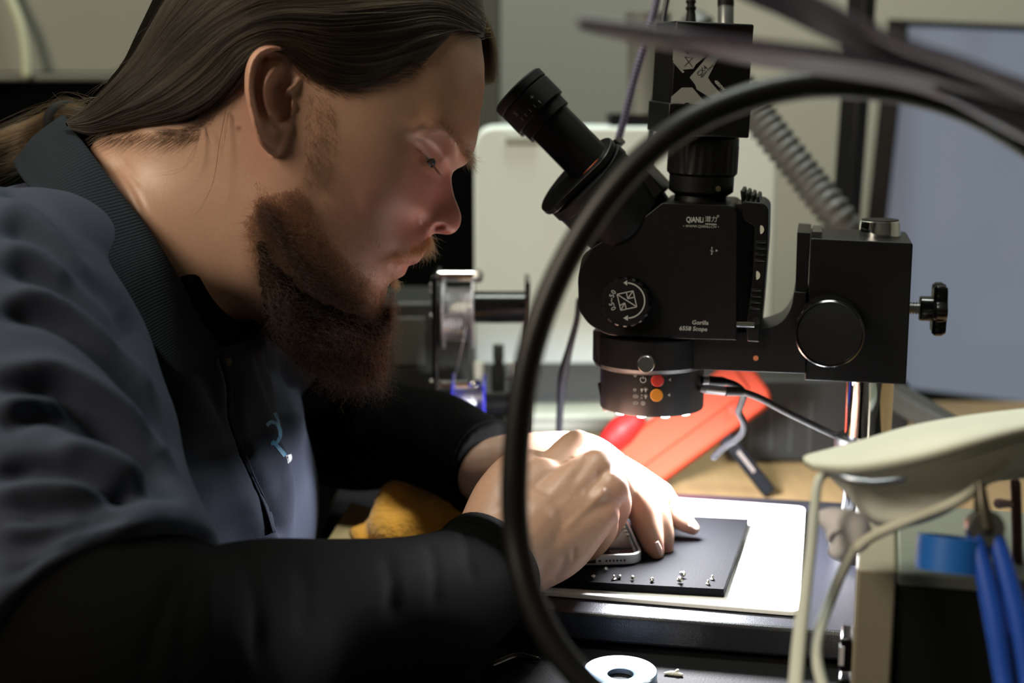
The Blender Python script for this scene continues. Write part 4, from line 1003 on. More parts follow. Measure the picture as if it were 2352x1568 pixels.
def segdist(P_, line, param=False):
    P_ = np.asarray(P_); best = np.full(P_.shape[:-1], 1e9); bt = np.zeros(P_.shape[:-1]); l = np.asarray(line, float)[:, :2]
    for i in range(len(l) - 1):
        d = l[i + 1] - l[i]; t = np.clip(((P_ - l[i]) @ d) / (d @ d + 1e-12), 0, 1)
        q = np.linalg.norm(P_ - l[i] - t[..., None] * d, axis=-1); m = q < best
        best = np.where(m, q, best); bt = np.where(m, (i + t) / (len(l) - 1), bt)
    return (best, bt) if param else best
class TPS:
    def __init__(s, pts, val, lam=.0):
        p = np.asarray(pts, float); n = len(p); s.p = p
        K = s.k(np.linalg.norm(p[:, None] - p[None], axis=-1)) + lam * np.eye(n)
        A = np.zeros((n + 3, n + 3)); A[:n, :n] = K; A[:n, n] = 1; A[:n, n + 1:] = p; A[n, :n] = 1; A[n + 1:, :n] = p.T
        s.c = np.linalg.solve(A, np.concatenate([val, [0, 0, 0]]))
    @staticmethod
    def k(r): return r * r * np.log(r + 1e-9)
    def __call__(s, q):
        q = np.asarray(q, float); sh = q.shape[:-1]; q = q.reshape(-1, 2); out = np.empty(len(q)); n = len(s.p)
        for i in range(0, len(q), 20000):
            b = q[i:i + 20000]; r2 = ((b[:, None] - s.p[None]) ** 2).sum(-1)
            out[i:i + 20000] = (.5 * r2 * np.log(r2 + 1e-12)) @ s.c[:n] + s.c[n] + b @ s.c[n + 1:]
        return out.reshape(sh)
def relief(poly, ctrl, step, detail=None, bstep=5.0, lift=None, lam=0.0):
    """closed two-sided solid: half thickness^2 is a thin-plate field that is zero on the outline"""
    pm = uvs(poly); b = resample(pm, bstep); c = uvs(ctrl); wv = np.array([a[2] for a in ctrl], float)
    f = TPS(np.concatenate([b, c]), np.concatenate([np.zeros(len(b)), wv ** 2]), lam)
    lo, hi = pm.min(0) - 2 * step, pm.max(0) + 2 * step
    gu = np.arange(lo[0], hi[0], step); gv = np.arange(lo[1], hi[1], step)
    g = np.stack(np.meshgrid(gu, gv, indexing='ij'), -1)
    w2 = f(g); ins = inside(g, pm)
    w2 = np.where(ins, np.maximum(w2, 1e-3), -1.0)
    w = np.sqrt(np.maximum(w2, 0))
    if detail is not None: w = np.where(ins, np.maximum(detail(g, w), .2), 0)
    # rim: outside neighbours snap to the nearest outline point
    na, nb = g.shape[:2]
    cell = ins[:-1, :-1] | ins[1:, :-1] | ins[:-1, 1:] | ins[1:, 1:]
    used = np.zeros(ins.shape, bool)
    for di in (0, 1):
        for dj in (0, 1): used[di:na - 1 + di, dj:nb - 1 + dj] |= cell
    rim = used & ~ins
    q = g[rim]; pr = np.concatenate([pm, pm[:1]]); best = np.full(len(q), 1e9); bp = q.copy()
    for i in range(len(pr) - 1):
        d = pr[i + 1] - pr[i]; t = np.clip(((q - pr[i]) @ d) / (d @ d + 1e-12), 0, 1); x = pr[i] + t[:, None] * d
        e = np.linalg.norm(q - x, axis=1); m = e < best; best[m] = e[m]; bp[m] = x[m]
    g2 = g.copy(); g2[rim] = bp; w[rim] = 0
    idf = -np.ones(ins.shape, int); idb = -np.ones(ins.shape, int)
    k = used.sum(); idf[used] = np.arange(k); nb_ = (used & ins).sum()
    idb[used] = idf[used]; idb[ins & used] = k + np.arange(nb_)
    Vf = head3(g2[used][:, 0], g2[used][:, 1], w[used]); m = ins & used
    Vb = head3(g2[m][:, 0], g2[m][:, 1], -w[m])
    ii, jj = np.nonzero(cell); F = []
    A, B, C, D = (ii, jj), (ii + 1, jj), (ii + 1, jj + 1), (ii, jj + 1)
    ff = np.stack([idf[A], idf[B], idf[C], idf[D]], 1); fb = np.stack([idb[D], idb[C], idb[B], idb[A]], 1)
    anyin = True
    same = (fb[:, ::-1] == ff).all(1)
    F = [tuple(x) for x in ff[~same]] + [tuple(x) for x in fb[~same]]
    return (np.concatenate([Vf, Vb]), F), f
def remesh(geo, voxel, name='tmp'):
    me = bpy.data.meshes.new(name); me.from_pydata(np.asarray(geo[0]).tolist(), [], [tuple(int(i) for i in f) for f in geo[1]]); me.update()
    bm = bmesh.new(); bm.from_mesh(me); bmesh.ops.recalc_face_normals(bm, faces=bm.faces); bm.to_mesh(me); bm.free()
    o = bpy.data.objects.new(name, me); COL.objects.link(o)
    m = o.modifiers.new('r', 'REMESH'); m.mode = 'VOXEL'; m.voxel_size = voxel; m.adaptivity = 0
    dg = bpy.context.evaluated_depsgraph_get(); m2 = bpy.data.meshes.new_from_object(o.evaluated_get(dg))
    bpy.data.objects.remove(o); bpy.data.meshes.remove(me)
    n = len(m2.vertices); v = np.empty(n * 3); m2.vertices.foreach_get('co', v)
    nl = len(m2.loops); li = np.empty(nl, np.int32); m2.loops.foreach_get('vertex_index', li)
    ls = np.empty(len(m2.polygons), np.int32); m2.polygons.foreach_get('loop_start', ls)
    lt = np.empty(len(m2.polygons), np.int32); m2.polygons.foreach_get('loop_total', lt)
    bpy.data.meshes.remove(m2)
    q = lt == 4
    F = np.stack([li[ls[q] + i] for i in range(4)], 1)
    assert q.all()
    return v.reshape(-1, 3), F
def smooth(v, F, it, fac=.5, mask=None):
    e = np.concatenate([F[:, [0, 1]], F[:, [1, 2]], F[:, [2, 3]], F[:, [3, 0]]]); e = np.concatenate([e, e[:, ::-1]]); n = len(v)
    deg = np.bincount(e[:, 0], minlength=n)[:, None]
    for _ in range(it):
        a = np.stack([np.bincount(e[:, 0], weights=v[e[:, 1], k], minlength=n) for k in range(3)], 1) / np.maximum(deg, 1)
        d = (a - v) * fac; v = v + (d if mask is None else d * mask[:, None])
    return v
def vnorm(v, F):
    fn = np.cross(v[F[:, 2]] - v[F[:, 0]], v[F[:, 3]] - v[F[:, 1]]); n = np.zeros_like(v)
    for k in range(4):
        for c in range(3): n[:, c] += np.bincount(F[:, k], weights=fn[:, c], minlength=len(v))
    return n / (np.linalg.norm(n, axis=1)[:, None] + 1e-15)
def fastmesh(name, v, F, material, parent, col=None, origin=None):
    c = v.mean(0) if origin is None else np.asarray(origin)
    me = bpy.data.meshes.new(name); F = np.asarray(F, np.int32); nf = len(F)
    me.vertices.add(len(v)); me.vertices.foreach_set('co', (v - c).ravel())
    me.loops.add(nf * 4); me.loops.foreach_set('vertex_index', F.ravel())
    me.polygons.add(nf); me.polygons.foreach_set('loop_start', np.arange(nf, dtype=np.int32) * 4)
    me.update(calc_edges=True); me.validate()
    me.polygons.foreach_set('use_smooth', [True] * nf)
    if col is not None:
        a = me.color_attributes.new('tint', 'FLOAT_COLOR', 'POINT'); a.data.foreach_set('color', np.concatenate([col, np.ones((len(v), 1))], 1).ravel())
    me.materials.append(material)
    o = bpy.data.objects.new(name, me); COL.objects.link(o); _parent(o, parent, c); return o
def bumps(px, py, lines):
    """sum of ridge (+) / valley (-) profiles along drawn lines: (points, mm, sigma px[, taper])"""
    q = np.stack([px, py], -1); out = np.zeros(px.shape)
    for ln in lines:
        pts = catmull([(a, b, 0) for a, b in ln[0]], 5)[:, :2]; lo = pts.min(0) - 4 * ln[2]; hi = pts.max(0) + 4 * ln[2]
        m = (px > lo[0]) & (px < hi[0]) & (py > lo[1]) & (py < hi[1])
        if not m.any(): continue
        d, t = segdist(q[m], pts, True); tp = np.minimum(1, np.minimum(t, 1 - t) * 5 + .15) if (len(ln) < 4 or ln[3]) else 1
        out[m] += ln[1] * np.exp(-.5 * (d / ln[2]) ** 2) * tp
    return out

# ---- head and neck
HEAD = [(1112, 200), (1110, 230), (1103, 255), (1101, 287), (1096, 319), (1090, 345), (1080, 368), (1064, 381), (1048, 388), (1040, 396), (1037, 410), (1038, 425), (1044, 453), (1053, 474), (1060, 497), (1057, 518), (1046, 533),
        (1029, 540), (1012, 537), (997, 536), (989, 541), (985, 552), (981, 566), (977, 580), (968, 594), (960, 603), (950, 608), (937, 609), (936, 619), (931, 629), (920, 637), (904, 643), (893, 652), (889, 668), (886, 690), (882, 712), (872, 735), (845, 755), (790, 765),
        (720, 768), (650, 765), (610, 752), (588, 742), (565, 750), (540, 762), (500, 790), (420, 840), (300, 840), (150, 720), (95, 570), (130, 440), (200, 352), (252, 275), (308, 180), (345, 85), (378, -20), (450, -120), (560, -195), (700, -222), (840, -207), (950, -152), (1030, -70), (1080, 10), (1104, 90), (1112, 150)]
CT = [(720, 0, 74), (560, 0, 70), (450, 50, 58), (850, 0, 70), (950, 0, 59), (1020, 30, 49), (720, -120, 58), (600, 130, 76), (480, 150, 66), (400, 180, 54), (330, 220, 36), (750, 120, 77), (850, 120, 73), (950, 120, 66), (1020, 120, 57), (1062, 120, 47), (1088, 130, 34),
      (1096, 200, 28), (1072, 200, 44), (1030, 200, 56), (980, 200, 63), (900, 200, 69), (800, 210, 73), (960, 270, 61), (900, 280, 66), (1090, 300, 25), (1086, 335, 17), (1070, 338, 30), (1040, 325, 45), (1000, 305, 54), (960, 300, 60),
      (1066, 368, 17), (1052, 366, 25), (1036, 360, 30), (1012, 352, 33.5), (1000, 344, 38), (985, 336, 43.5), (965, 328, 50), (945, 325, 56), (1018, 372, 28), (1002, 378, 33), (990, 388, 36), (975, 378, 43.5), (955, 358, 51), (935, 350, 58),
      (1030, 385, 15), (1030, 400, 9.5), (1020, 420, 13), (1014, 402, 18), (1002, 420, 25), (985, 420, 35), (960, 410, 46), (930, 400, 56), (890, 390, 63), (840, 380, 68), (780, 350, 72), (700, 330, 74),
      (1030, 450, 8.5), (1015, 450, 13), (1000, 462, 18), (985, 474, 24), (970, 474, 34), (940, 462, 46), (900, 450, 56.5), (1050, 500, 7.5), (1035, 502, 12), (1020, 508, 15), (1003, 510, 18.5), (986, 510, 19.2), (976, 512, 18.3), (966, 514, 20.5), (956, 510, 27), (945, 505, 33.5), (925, 500, 42), (890, 500, 51),
      (1004, 530, 12.5), (988, 529, 15), (975, 532, 18), (983, 552, 6), (970, 560, 17), (955, 560, 25), (935, 560, 32), (900, 555, 41.5), (860, 540, 50), (800, 500, 60), (740, 450, 67),
      (966, 588, 8), (955, 593, 14), (940, 599, 20), (922, 603, 25.5), (906, 606, 28), (890, 605, 33), (870, 600, 38.5), (830, 600, 46), (928, 620, 11), (915, 622, 18), (900, 620, 24), (880, 665, 12), (865, 662, 22), (850, 652, 31), (872, 705, 11), (855, 712, 22), (830, 702, 34), (800, 690, 42), (820, 742, 22), (780, 742, 32),
      (760, 600, 55), (700, 600, 60), (640, 600, 62), (650, 520, 66), (700, 520, 66), (620, 450, 68), (680, 660, 56), (740, 680, 48), (620, 680, 55), (650, 735, 40), (700, 742, 36), (570, 560, 62), (500, 500, 60), (420, 460, 57), (340, 420, 50), (270, 390, 37), (560, 660, 56), (480, 600, 61), (400, 560, 62), (300, 500, 59), (220, 440, 46), (550, 725, 30), (480, 700, 50), (400, 700, 56), (300, 620, 62), (200, 550, 52),
      (560, 300, 68), (490, 330, 61), (420, 340, 54), (340, 310, 45), (640, 230, 73), (590, 400, 67)]
DET = [([(967, 490), (963, 508), (970, 526), (984, 533)], -2.4, 4.5), ([(946, 318), (968, 316), (992, 324), (1014, 342), (1024, 358)], -1.5, 4.5), ([(945, 328), (962, 342), (978, 362), (990, 374), (1004, 378)], -3.0, 3.8), ([(958, 355), (968, 368), (976, 377)], -2.6, 5),
       ([(950, 326), (968, 336), (986, 352), (1002, 366)], 1.3, 4.5), ([(948, 350), (960, 366), (976, 384)], 1.0, 6), ([(944, 362), (958, 384), (984, 404), (1006, 408)], -.9, 7), ([(953, 608), (936, 609), (918, 607), (902, 607)], -3.0, 3.6, 0), ([(972, 578), (958, 588), (940, 597), (916, 603)], 1.2, 5),
       ([(1014, 521), (1006, 521), (999, 526)], -6.5, 4.2, 0), ([(948, 500), (925, 545), (898, 585)], -1.0, 10), ([(1068, 352), (1040, 322), (1005, 300), (970, 300)], 1.6, 12), ([(236, 372), (290, 436), (330, 500)], -.9, 4), ([(252, 366), (308, 430), (345, 490)], -.8, 4), ([(270, 362), (330, 430)], -.6, 4),
       ([(930, 420), (880, 450), (820, 470)], 1.0, 30), ([(1000, 430), (1000, 470)], -.8, 8)]
DETuv = [([tuple(uvw(a, b, .045)) for a, b in l[0]],) + (l[1], l[2] / 3.75) + tuple(l[3:]) for l in DET]
# lines drawn near the middle of the face sit on shallower planes
for i, w_ in ((0, .019), (6, .03), (7, .018), (8, .014), (9, .014), (10, .036), (1, .04), (2, .042), (3, .044), (4, .04)):
    DETuv[i] = ([tuple(uvw(a, b, w_)) for a, b in DET[i][0]],) + DETuv[i][1:]
def head_detail(g, w): return w + bumps(g[..., 0], g[..., 1], DETuv)
headgeo, HF = relief(HEAD, CT, .6, head_detail)
print('head', len(headgeo[0]))
# ---- ear
EAR = catmull([(a, b, 0) for a, b in [(640, 101), (612, 103), (589, 112), (571, 134), (562, 166), (561, 207), (568, 246), (579, 287), (591, 322), (607, 345), (627, 360), (643, 355), (653, 338), (658, 318), (670, 290), (676, 255), (682, 215), (694, 180), (690, 140), (674, 110), (640, 101)]], 4)[:-1, :2]
ERX = np.arange(552, 708, 1.6); ERY = np.arange(94, 370, 1.6)
eg = np.stack(np.meshgrid(ERX, ERY, indexing='ij'), -1); ei = inside(eg, EAR)
edge = segdist(eg, np.concatenate([EAR, EAR[:1]]))
base = 74 + np.clip((688 - eg[..., 0]) / 120, 0, 1.1) * 15 - np.clip((eg[..., 1] - 290) / 70, 0, 1) * 6
EL = [([(690, 185), (684, 140), (664, 116), (636, 110), (605, 116), (584, 138), (575, 170), (573, 210), (580, 255), (594, 305), (612, 335)], 5.0, 7), ([(660, 132), (630, 128), (606, 138), (594, 165), (591, 205), (596, 245), (603, 272)], -4.6, 6.5), ([(648, 148), (624, 168), (610, 200), (612, 236), (626, 262), (640, 276)], 4.2, 8), ([(664, 150), (652, 176)], -3.4, 9, 0),
      ([(672, 182), (652, 196), (640, 206)], -4.5, 6), ([(636, 208), (638, 236), (652, 260)], -8.5, 11, 0), ([(660, 252), (661, 238), (658, 226)], -8.5, 5, 0), ([(672, 238), (669, 252), (668, 262)], 3.4, 6, 0), ([(640, 287), (655, 280)], 2.4, 7, 0), ([(655, 270), (660, 263)], -3, 4.5, 0), ([(692, 182), (674, 198), (654, 210)], 3.4, 6, 0), ([(614, 318), (640, 335)], 2.0, 16, 0), ([(634, 310), (632, 300)], -1.8, 10, 0)]
er = base + bumps(eg[..., 0], eg[..., 1], EL)
rnd = np.sqrt(np.clip(edge / 9, 0, 1)); top_ = er - (1 - rnd) * 2.6; bot = base - 4.4 + (1 - rnd) * 1.2 - bumps(eg[..., 0], eg[..., 1], [([(634, 200), (636, 235), (652, 262)], 7, 15, 0), ([(658, 250), (657, 226)], 9, 12, 0)])
idf = -np.ones(ei.shape, int); cell = ei[:-1, :-1] & ei[1:, :-1] & ei[:-1, 1:] & ei[1:, 1:]
us = np.zeros(ei.shape, bool)
for a in (0, 1):
    for b in (0, 1): us[a:us.shape[0] - 1 + a, b:us.shape[1] - 1 + b] |= cell
ks = us.sum(); idf[us] = np.arange(ks)
def plane_pts(xy, n):
    r = RT * ((xy[:, :1] - 1176) / FPX) + UP * (-(xy[:, 1:] - 784) / FPX) + FW; o = HO + HN * (n[:, None] / 1000)
    t = ((o - CAM) @ HN) / (r @ HN); return CAM + r * t[:, None]
EV = np.concatenate([plane_pts(eg[us], top_[us]), plane_pts(eg[us], bot[us])])
ii, jj = np.nonzero(cell); A, B, C, D = (ii, jj), (ii + 1, jj), (ii + 1, jj + 1), (ii, jj + 1)
ff = np.stack([idf[A], idf[B], idf[C], idf[D]], 1); EF = [tuple(x) for x in ff] + [tuple(x + ks) for x in ff[:, ::-1]]
cnt = {}
for f_ in ff:
    for a, b in zip(f_, np.roll(f_, -1)): cnt[(a, b)] = 1
for (a, b) in list(cnt):
    if (b, a) not in cnt: EF.append((b, a, a + ks, b + ks))
ear = (EV, EF)
# the other ear: mirrored across the middle plane of the head
EV2 = EV - 2 * np.outer((EV - HO) @ HN, HN); ear2 = (EV2, [tuple(reversed(f_)) for f_ in EF])
# ---- hands
def T(rows, seg=20, n=8): return tube([np.append(P(*q[:3]), q[3] / 1000) for q in rows], 0, seg, n)
def finger(*rows): return T(rows, 20, 8)
near = [T([(1000, 1372, .825, 30), (1080, 1325, .842, 29), (1158, 1275, .866, 27), (1215, 1215, .882, 26)]),
        T([(1158, 1270, .872, 22), (1240, 1140, .905, 17.5), (1318, 1036, .938, 13), (1330, 1034, .942, 12.5)]), T([(1160, 1270, .868, 22), (1280, 1152, .896, 18.5), (1376, 1072, .921, 13)]),
        T([(1165, 1280, .866, 22), (1290, 1190, .890, 18.5), (1400, 1124, .910, 13)]), T([(1175, 1300, .866, 21), (1290, 1228, .885, 18.5), (1376, 1182, .900, 13.5)]),
        T([(1205, 1312, .874, 16), (1290, 1262, .884, 17), (1354, 1208, .893, 13)]), T([(1240, 1250, .884, 24), (1330, 1150, .908, 20)]),
        T([(1118, 1225, .872, 19), (1158, 1140, .894, 19), (1208, 1085, .922, 16), (1280, 1110, .948, 12), (1330, 1190, .958, 11), (1364, 1254, .962, 8.5)]), T([(1150, 1200, .884, 24), (1240, 1112, .908, 18)]),
        finger((1322, 1036, .940, 12.5), (1402, 1084, .962, 11), (1424, 1128, .966, 9.5), (1421, 1172, .966, 8)), finger((1378, 1070, .921, 12.5), (1422, 1112, .945, 11), (1424, 1152, .957, 9.5), (1404, 1196, .962, 8)),
        finger((1400, 1124, .910, 12.5), (1414, 1162, .932, 10.5), (1396, 1212, .945, 9), (1374, 1244, .950, 7.5)), finger((1378, 1184, .900, 12), (1384, 1217, .918, 9.8), (1364, 1252, .93, 8.4), (1346, 1270, .935, 7))]
far = [T([(1115, 1082, .998, 24), (1140, 1080, .995, 24), (1200, 1066, .99, 22), (1330, 1055, .985, 19), (1390, 1080, .98, 17)]), T([(1330, 1065, .982, 18), (1420, 1100, .972, 15), (1492, 1132, .965, 11)]), T([(1330, 1060, .99, 18), (1430, 1100, .985, 15), (1514, 1140, .983, 11)]),
       T([(1330, 1060, 1.0, 17), (1430, 1105, 1.0, 14), (1512, 1148, 1.0, 10)]), T([(1380, 1090, .975, 18), (1450, 1125, .968, 14)]),
       finger((1400, 1090, .965, 14), (1462, 1140, .955, 11), (1484, 1200, .952, 9.8), (1500, 1248, .950, 7.8), (1508, 1268, .950, 5.8)), finger((1492, 1132, .965, 11), (1512, 1185, .962, 8.8), (1524, 1230, .962, 7.6), (1530, 1258, .962, 5.6)),
       finger((1512, 1140, .985, 11.5), (1540, 1170, .985, 9.2), (1568, 1196, .985, 7.6), (1592, 1214, .985, 5.0)), finger((1512, 1148, 1.0, 10), (1540, 1190, 1.02, 8), (1548, 1210, 1.03, 6.5)), finger((1490, 1150, 1.015, 9), (1500, 1195, 1.03, 7.5))]
arms = [T([(1060, 1345, .835, 30), (900, 1425, .79, 38), (600, 1480, .73, 46), (330, 1555, .675, 48), (240, 1400, .70, 42), (-40, 780, .77, 40), (120, 720, .84, 34)], 20, 6), T([(1100, 1078, 1.0, 24), (1000, 1012, 1.06, 27), (900, 995, 1.1, 28), (760, 950, 1.12, 30), (560, 800, 1.08, 42), (400, 700, .98, 50)], 20, 6)]
tors = tube([np.append(P(330, 800, .92), (.03, .05)), np.append(P(315, 890, .93), (.06, .12)), np.append(P(300, 990, .94), (.08, .15)), np.append(P(315, 1250, .96), (.085, .14)), np.append(P(285, 1640, .97), (.075, .13))], 0, 28, 6, hint=FW)
bodygeo = join(headgeo, ear, ear2, *near, *far, *arms, tors)
BV, BF = remesh(bodygeo, .00105)
print('body', len(BV))
bpx, bpy_, bd_ = project(BV)
hd = (BV - HO) @ HN * 1000
# blend the unions of hands and arms more than the face
handm = ((bpx > 1040) & (bpy_ > 970)).astype(float)
BV = smooth(BV, BF, 2, .4); BV = smooth(BV, BF, 16, .5, handm)
nv_ = vnorm(BV, BF); facing = np.clip(-(nv_ @ FW) * 2, 0, 1)
HL = [([(1335, 1012), (1385, 1054), (1418, 1100)], .9, 12), ([(1250, 1150), (1300, 1090), (1330, 1030)], .4, 8), ([(1270, 1180), (1330, 1120), (1378, 1068)], .4, 8), ([(1290, 1220), (1350, 1165), (1398, 1122)], .8, 7), ([(1352, 1040), (1340, 1070), (1310, 1110)], -.9, 8), ([(1392, 1085), (1370, 1110), (1340, 1140)], -.9, 8), ([(1300, 1270), (1290, 1310), (1270, 1335)], -.8, 6), ([(1320, 1255), (1318, 1290)], -.7, 5),
      ([(1382, 1128), (1376, 1140)], 1.2, 9, 0)]
BV = BV + nv_ * (bumps(bpx, bpy_, HL) * facing * handm / 1000)[:, None]
# skin tint: lips, nose, cheeks, ears run redder, bounce light painted on the face front; thin veins of colour elsewhere
def blob(cx, cy, sx, sy): return np.exp(-.5 * (((bpx - cx) / sx) ** 2 + ((bpy_ - cy) / sy) ** 2))
tint = np.tile(np.array([.46, .275, .195]), (len(BV), 1))
face = (hd > -90) & (bpy_ < 800)
def mixc(c, k): 
    global tint
    tint = tint * (1 - k[:, None]) + np.array(c) * k[:, None]
mixc((.46, .20, .155), np.clip(blob(1030, 500, 40, 45) * .9 + blob(900, 450, 90, 70) * .5 + blob(620, 230, 50, 140) * .55, 0, 1) * face)
mixc((.50, .20, .175), np.clip(blob(1000, 440, 60, 130) * .5 + blob(900, 560, 90, 90) * .5 + blob(1030, 480, 28, 60) * .5, 0, .9) * face)  # front of face: reddish skin plus pinkish bounce light put into the colour
mixc((.44, .25, .13), blob(1000, 235, 60, 40) * .4 * face)
lip = np.exp(-.5 * (segdist(np.stack([bpx, bpy_], 1), [(968, 590), (955, 598), (935, 603), (912, 605)]) / 6.5) ** 2) + np.exp(-.5 * (segdist(np.stack([bpx, bpy_], 1), [(932, 620), (922, 618), (908, 612)]) / 7) ** 2)
mixc((.46, .15, .14), np.clip(lip, 0, .85) * face)
mixc((.45, .22, .17), np.clip(blob(1505, 1268, 18, 16) + blob(1532, 1262, 14, 14) + blob(1592, 1216, 16, 12) + blob(1425, 1160, 22, 35), 0, 1) * .8)
bq = np.stack([bpx, bpy_], 1)
def soft(poly, s):
    i_ = inside(bq, poly); d_ = segdist(bq, list(poly) + [poly[0]]); return np.where(i_, 1 - .5 * np.exp(-d_ / s), .5 * np.exp(-d_ / s))
fm_ = face & (bpy_ > 180) & (bpx > 480)
kb1 = np.zeros(len(BV)); sel = np.nonzero(fm_)[0]; bq = bq[sel]
kb1[sel] = np.clip(soft([(590, 520), (640, 500), (700, 570), (780, 630), (850, 660), (880, 720), (860, 770), (600, 770), (575, 640)], 28) * .85 + soft([(740, 280), (770, 290), (765, 400), (720, 470), (640, 500), (690, 420)], 16) * .4 - .12, 0, .8)
mixc((.050, .027, .019), kb1)
mole = blob(548, 295, 4, 4) + .6 * blob(338, 530, 3, 3) + .5 * blob(782, 538, 2, 2)
mixc((.22, .08, .06), np.clip(mole, 0, .8) * face)
nzs = (np.sin(bpx * .21 + 3 * np.sin(bpy_ * .13)) * np.sin(bpy_ * .19 + 2 * np.sin(bpx * .11)))
tint *= (1 + .035 * nzs)[:, None]
skin = bpy.data.materials.new('skin'); skin.use_nodes = True; nt = skin.node_tree; b = nt.nodes['Principled BSDF']
at = nt.nodes.new('ShaderNodeAttribute'); at.attribute_name = 'tint'; nt.links.new(at.outputs['Color'], b.inputs['Base Color'])
b.inputs['Roughness'].default_value = .44; b.inputs['Specular IOR Level'].default_value = .45
b.inputs['Subsurface Weight'].default_value = .25; b.inputs['Subsurface Radius'].default_value = (1, .35, .2); b.inputs['Subsurface Scale'].default_value = .004
tc = nt.nodes.new('ShaderNodeTexCoord'); vz = nt.nodes.new('ShaderNodeTexVoronoi'); vz.inputs['Scale'].default_value = 1100; nz = nt.nodes.new('ShaderNodeTexNoise'); nz.inputs['Scale'].default_value = 500; nz.inputs['Detail'].default_value = 4
nt.links.new(tc.outputs['Object'], vz.inputs['Vector']); nt.links.new(tc.outputs['Object'], nz.inputs['Vector'])
ad = nt.nodes.new('ShaderNodeMath'); ad.operation = 'ADD'; nt.links.new(vz.outputs['Distance'], ad.inputs[0]); nt.links.new(nz.outputs['Fac'], ad.inputs[1])
bp = nt.nodes.new('ShaderNodeBump'); bp.inputs['Strength'].default_value = .06; bp.inputs['Distance'].default_value = .0005
nt.links.new(ad.outputs[0], bp.inputs['Height']); nt.links.new(bp.outputs[0], b.inputs['Normal'])
porigin = np.array([*P(300, 1400, .95)[:2], 0.0])
person = fastmesh('person', BV, BF, skin, None, tint, origin=porigin)
tag(person, 'bearded person with a brown ponytail and dark polo shirt bent over the open phone', 'person')
# eyes
eu_, ev_ = uvw(961, 362, .030)
for s_ in (1, -1):
    c = head3(eu_, ev_, 29.1 * s_)
    g = ball(c, .0116, nu=32, nv=20); ey = mk('eye', g, mat('eye_white', (.42, .33, .33), .08, coat=1), person, smooth='all')
    gz = nrm(HU * .62 - HV * .50 + HN * .60 * s_)
    mk('iris', lathe(c, gz, [(.01172 * math.sin(R(a)), .01172 * math.cos(R(a))) for a in (28, 22, 16, 10, 4)], 28, cap=True), mat('iris', (.03, .05, .06), .05, coat=1), ey, smooth='all')

# ------------------------------------------------------------------ clothes
def knit(name, col, bump, sheen, scale=2600, rough=.8, spec=.12):
    m = bpy.data.materials.new(name); m.use_nodes = True; nt = m.node_tree; b = nt.nodes['Principled BSDF']
    b.inputs['Base Color'].default_value = (*col, 1); b.inputs['Roughness'].default_value = rough; b.inputs['Sheen Weight'].default_value = sheen; b.inputs['Sheen Roughness'].default_value = .45
    b.inputs['Specular IOR Level'].default_value = spec
    tc = nt.nodes.new('ShaderNodeTexCoord'); v = nt.nodes.new('ShaderNodeTexVoronoi'); v.inputs['Scale'].default_value = scale; n = nt.nodes.new('ShaderNodeTexNoise'); n.inputs['Scale'].default_value = 120; n.inputs['Detail'].default_value = 3
    nt.links.new(tc.outputs['Object'], v.inputs['Vector']); nt.links.new(tc.outputs['Object'], n.inputs['Vector'])
    a = nt.nodes.new('ShaderNodeMath'); a.operation = 'MULTIPLY_ADD'; a.inputs[1].default_value = .8; nt.links.new(v.outputs['Distance'], a.inputs[0]); nt.links.new(n.outputs['Fac'], a.inputs[2])
    bp = nt.nodes.new('ShaderNodeBump'); bp.inputs['Strength'].default_value = bump; bp.inputs['Distance'].default_value = .0005
    nt.links.new(a.outputs[0], bp.inputs['Height']); nt.links.new(bp.outputs[0], b.inputs['Normal']); return m
polo_m = knit('slate_polo_knit', (.036, .043, .064), .5, .0)
under_m = knit('black_jersey', (.0011, .0011, .0012), .35, .0, spec=.03)
rows = [(345, 760, .925, .055, .10), (325, 830, .93, .085, .165), (308, 900, .935, .101, .19), (302, 980, .94, .108, .195), (312, 1080, .95, .107, .185), (335, 1250, .96, .112, .17), (300, 1500, .97, .095, .16), (280, 1720, .98, .095, .16)]
torso = tube([np.append(P(*r[:3]), r[3:]) for r in rows], 0, 48, 6, hint=FW)
sleeve = T([(60, 640, .83, 62), (-68, 780, .768, 80), (60, 1050, .738, 76), (160, 1240, .713, 67), (243, 1402, .692, 64)], 40, 10)
def flatT(rows, seg=40, n=10): return tube([np.append(P(*q[:3]), q[3] / 1000) for q in rows], 0, seg, n, cap='flat')
sleeve = flatT([(80, 680, .84, 56), (-20, 730, .79, 74), (50, 980, .752, 79), (155, 1230, .717, 68.5), (243, 1402, .692, 64.5)])
trap = T([(330, 760, .90, 52), (210, 690, .86, 58), (90, 660, .815, 58), (-60, 690, .78, 62)], 32, 8)
back = T([(210, 560, .935, 45), (90, 620, .935, 62), (-60, 780, .94, 90), (-40, 1300, .97, 80)], 32, 8)
fsl = flatT([(430, 740, .99, 60), (560, 800, 1.08, 70), (660, 880, 1.11, 62), (720, 925, 1.115, 56)])
chestb = T([(470, 770, .915, 40), (440, 860, .92, 58), (400, 980, .925, 66)], 32, 8)
g = join(torso, sleeve, trap, back, fsl, chestb)
SV, SF = remesh(g, .0030)
SV = smooth(SV, SF, 10, .5)
sx_, sy_, sd_ = project(SV); sn = vnorm(SV, SF); fc = np.clip(-(sn @ nrm(ray(300, 900))) * 2.2, 0, 1)
neararm = np.clip((.86 - sd_) / .05, 0, 1)
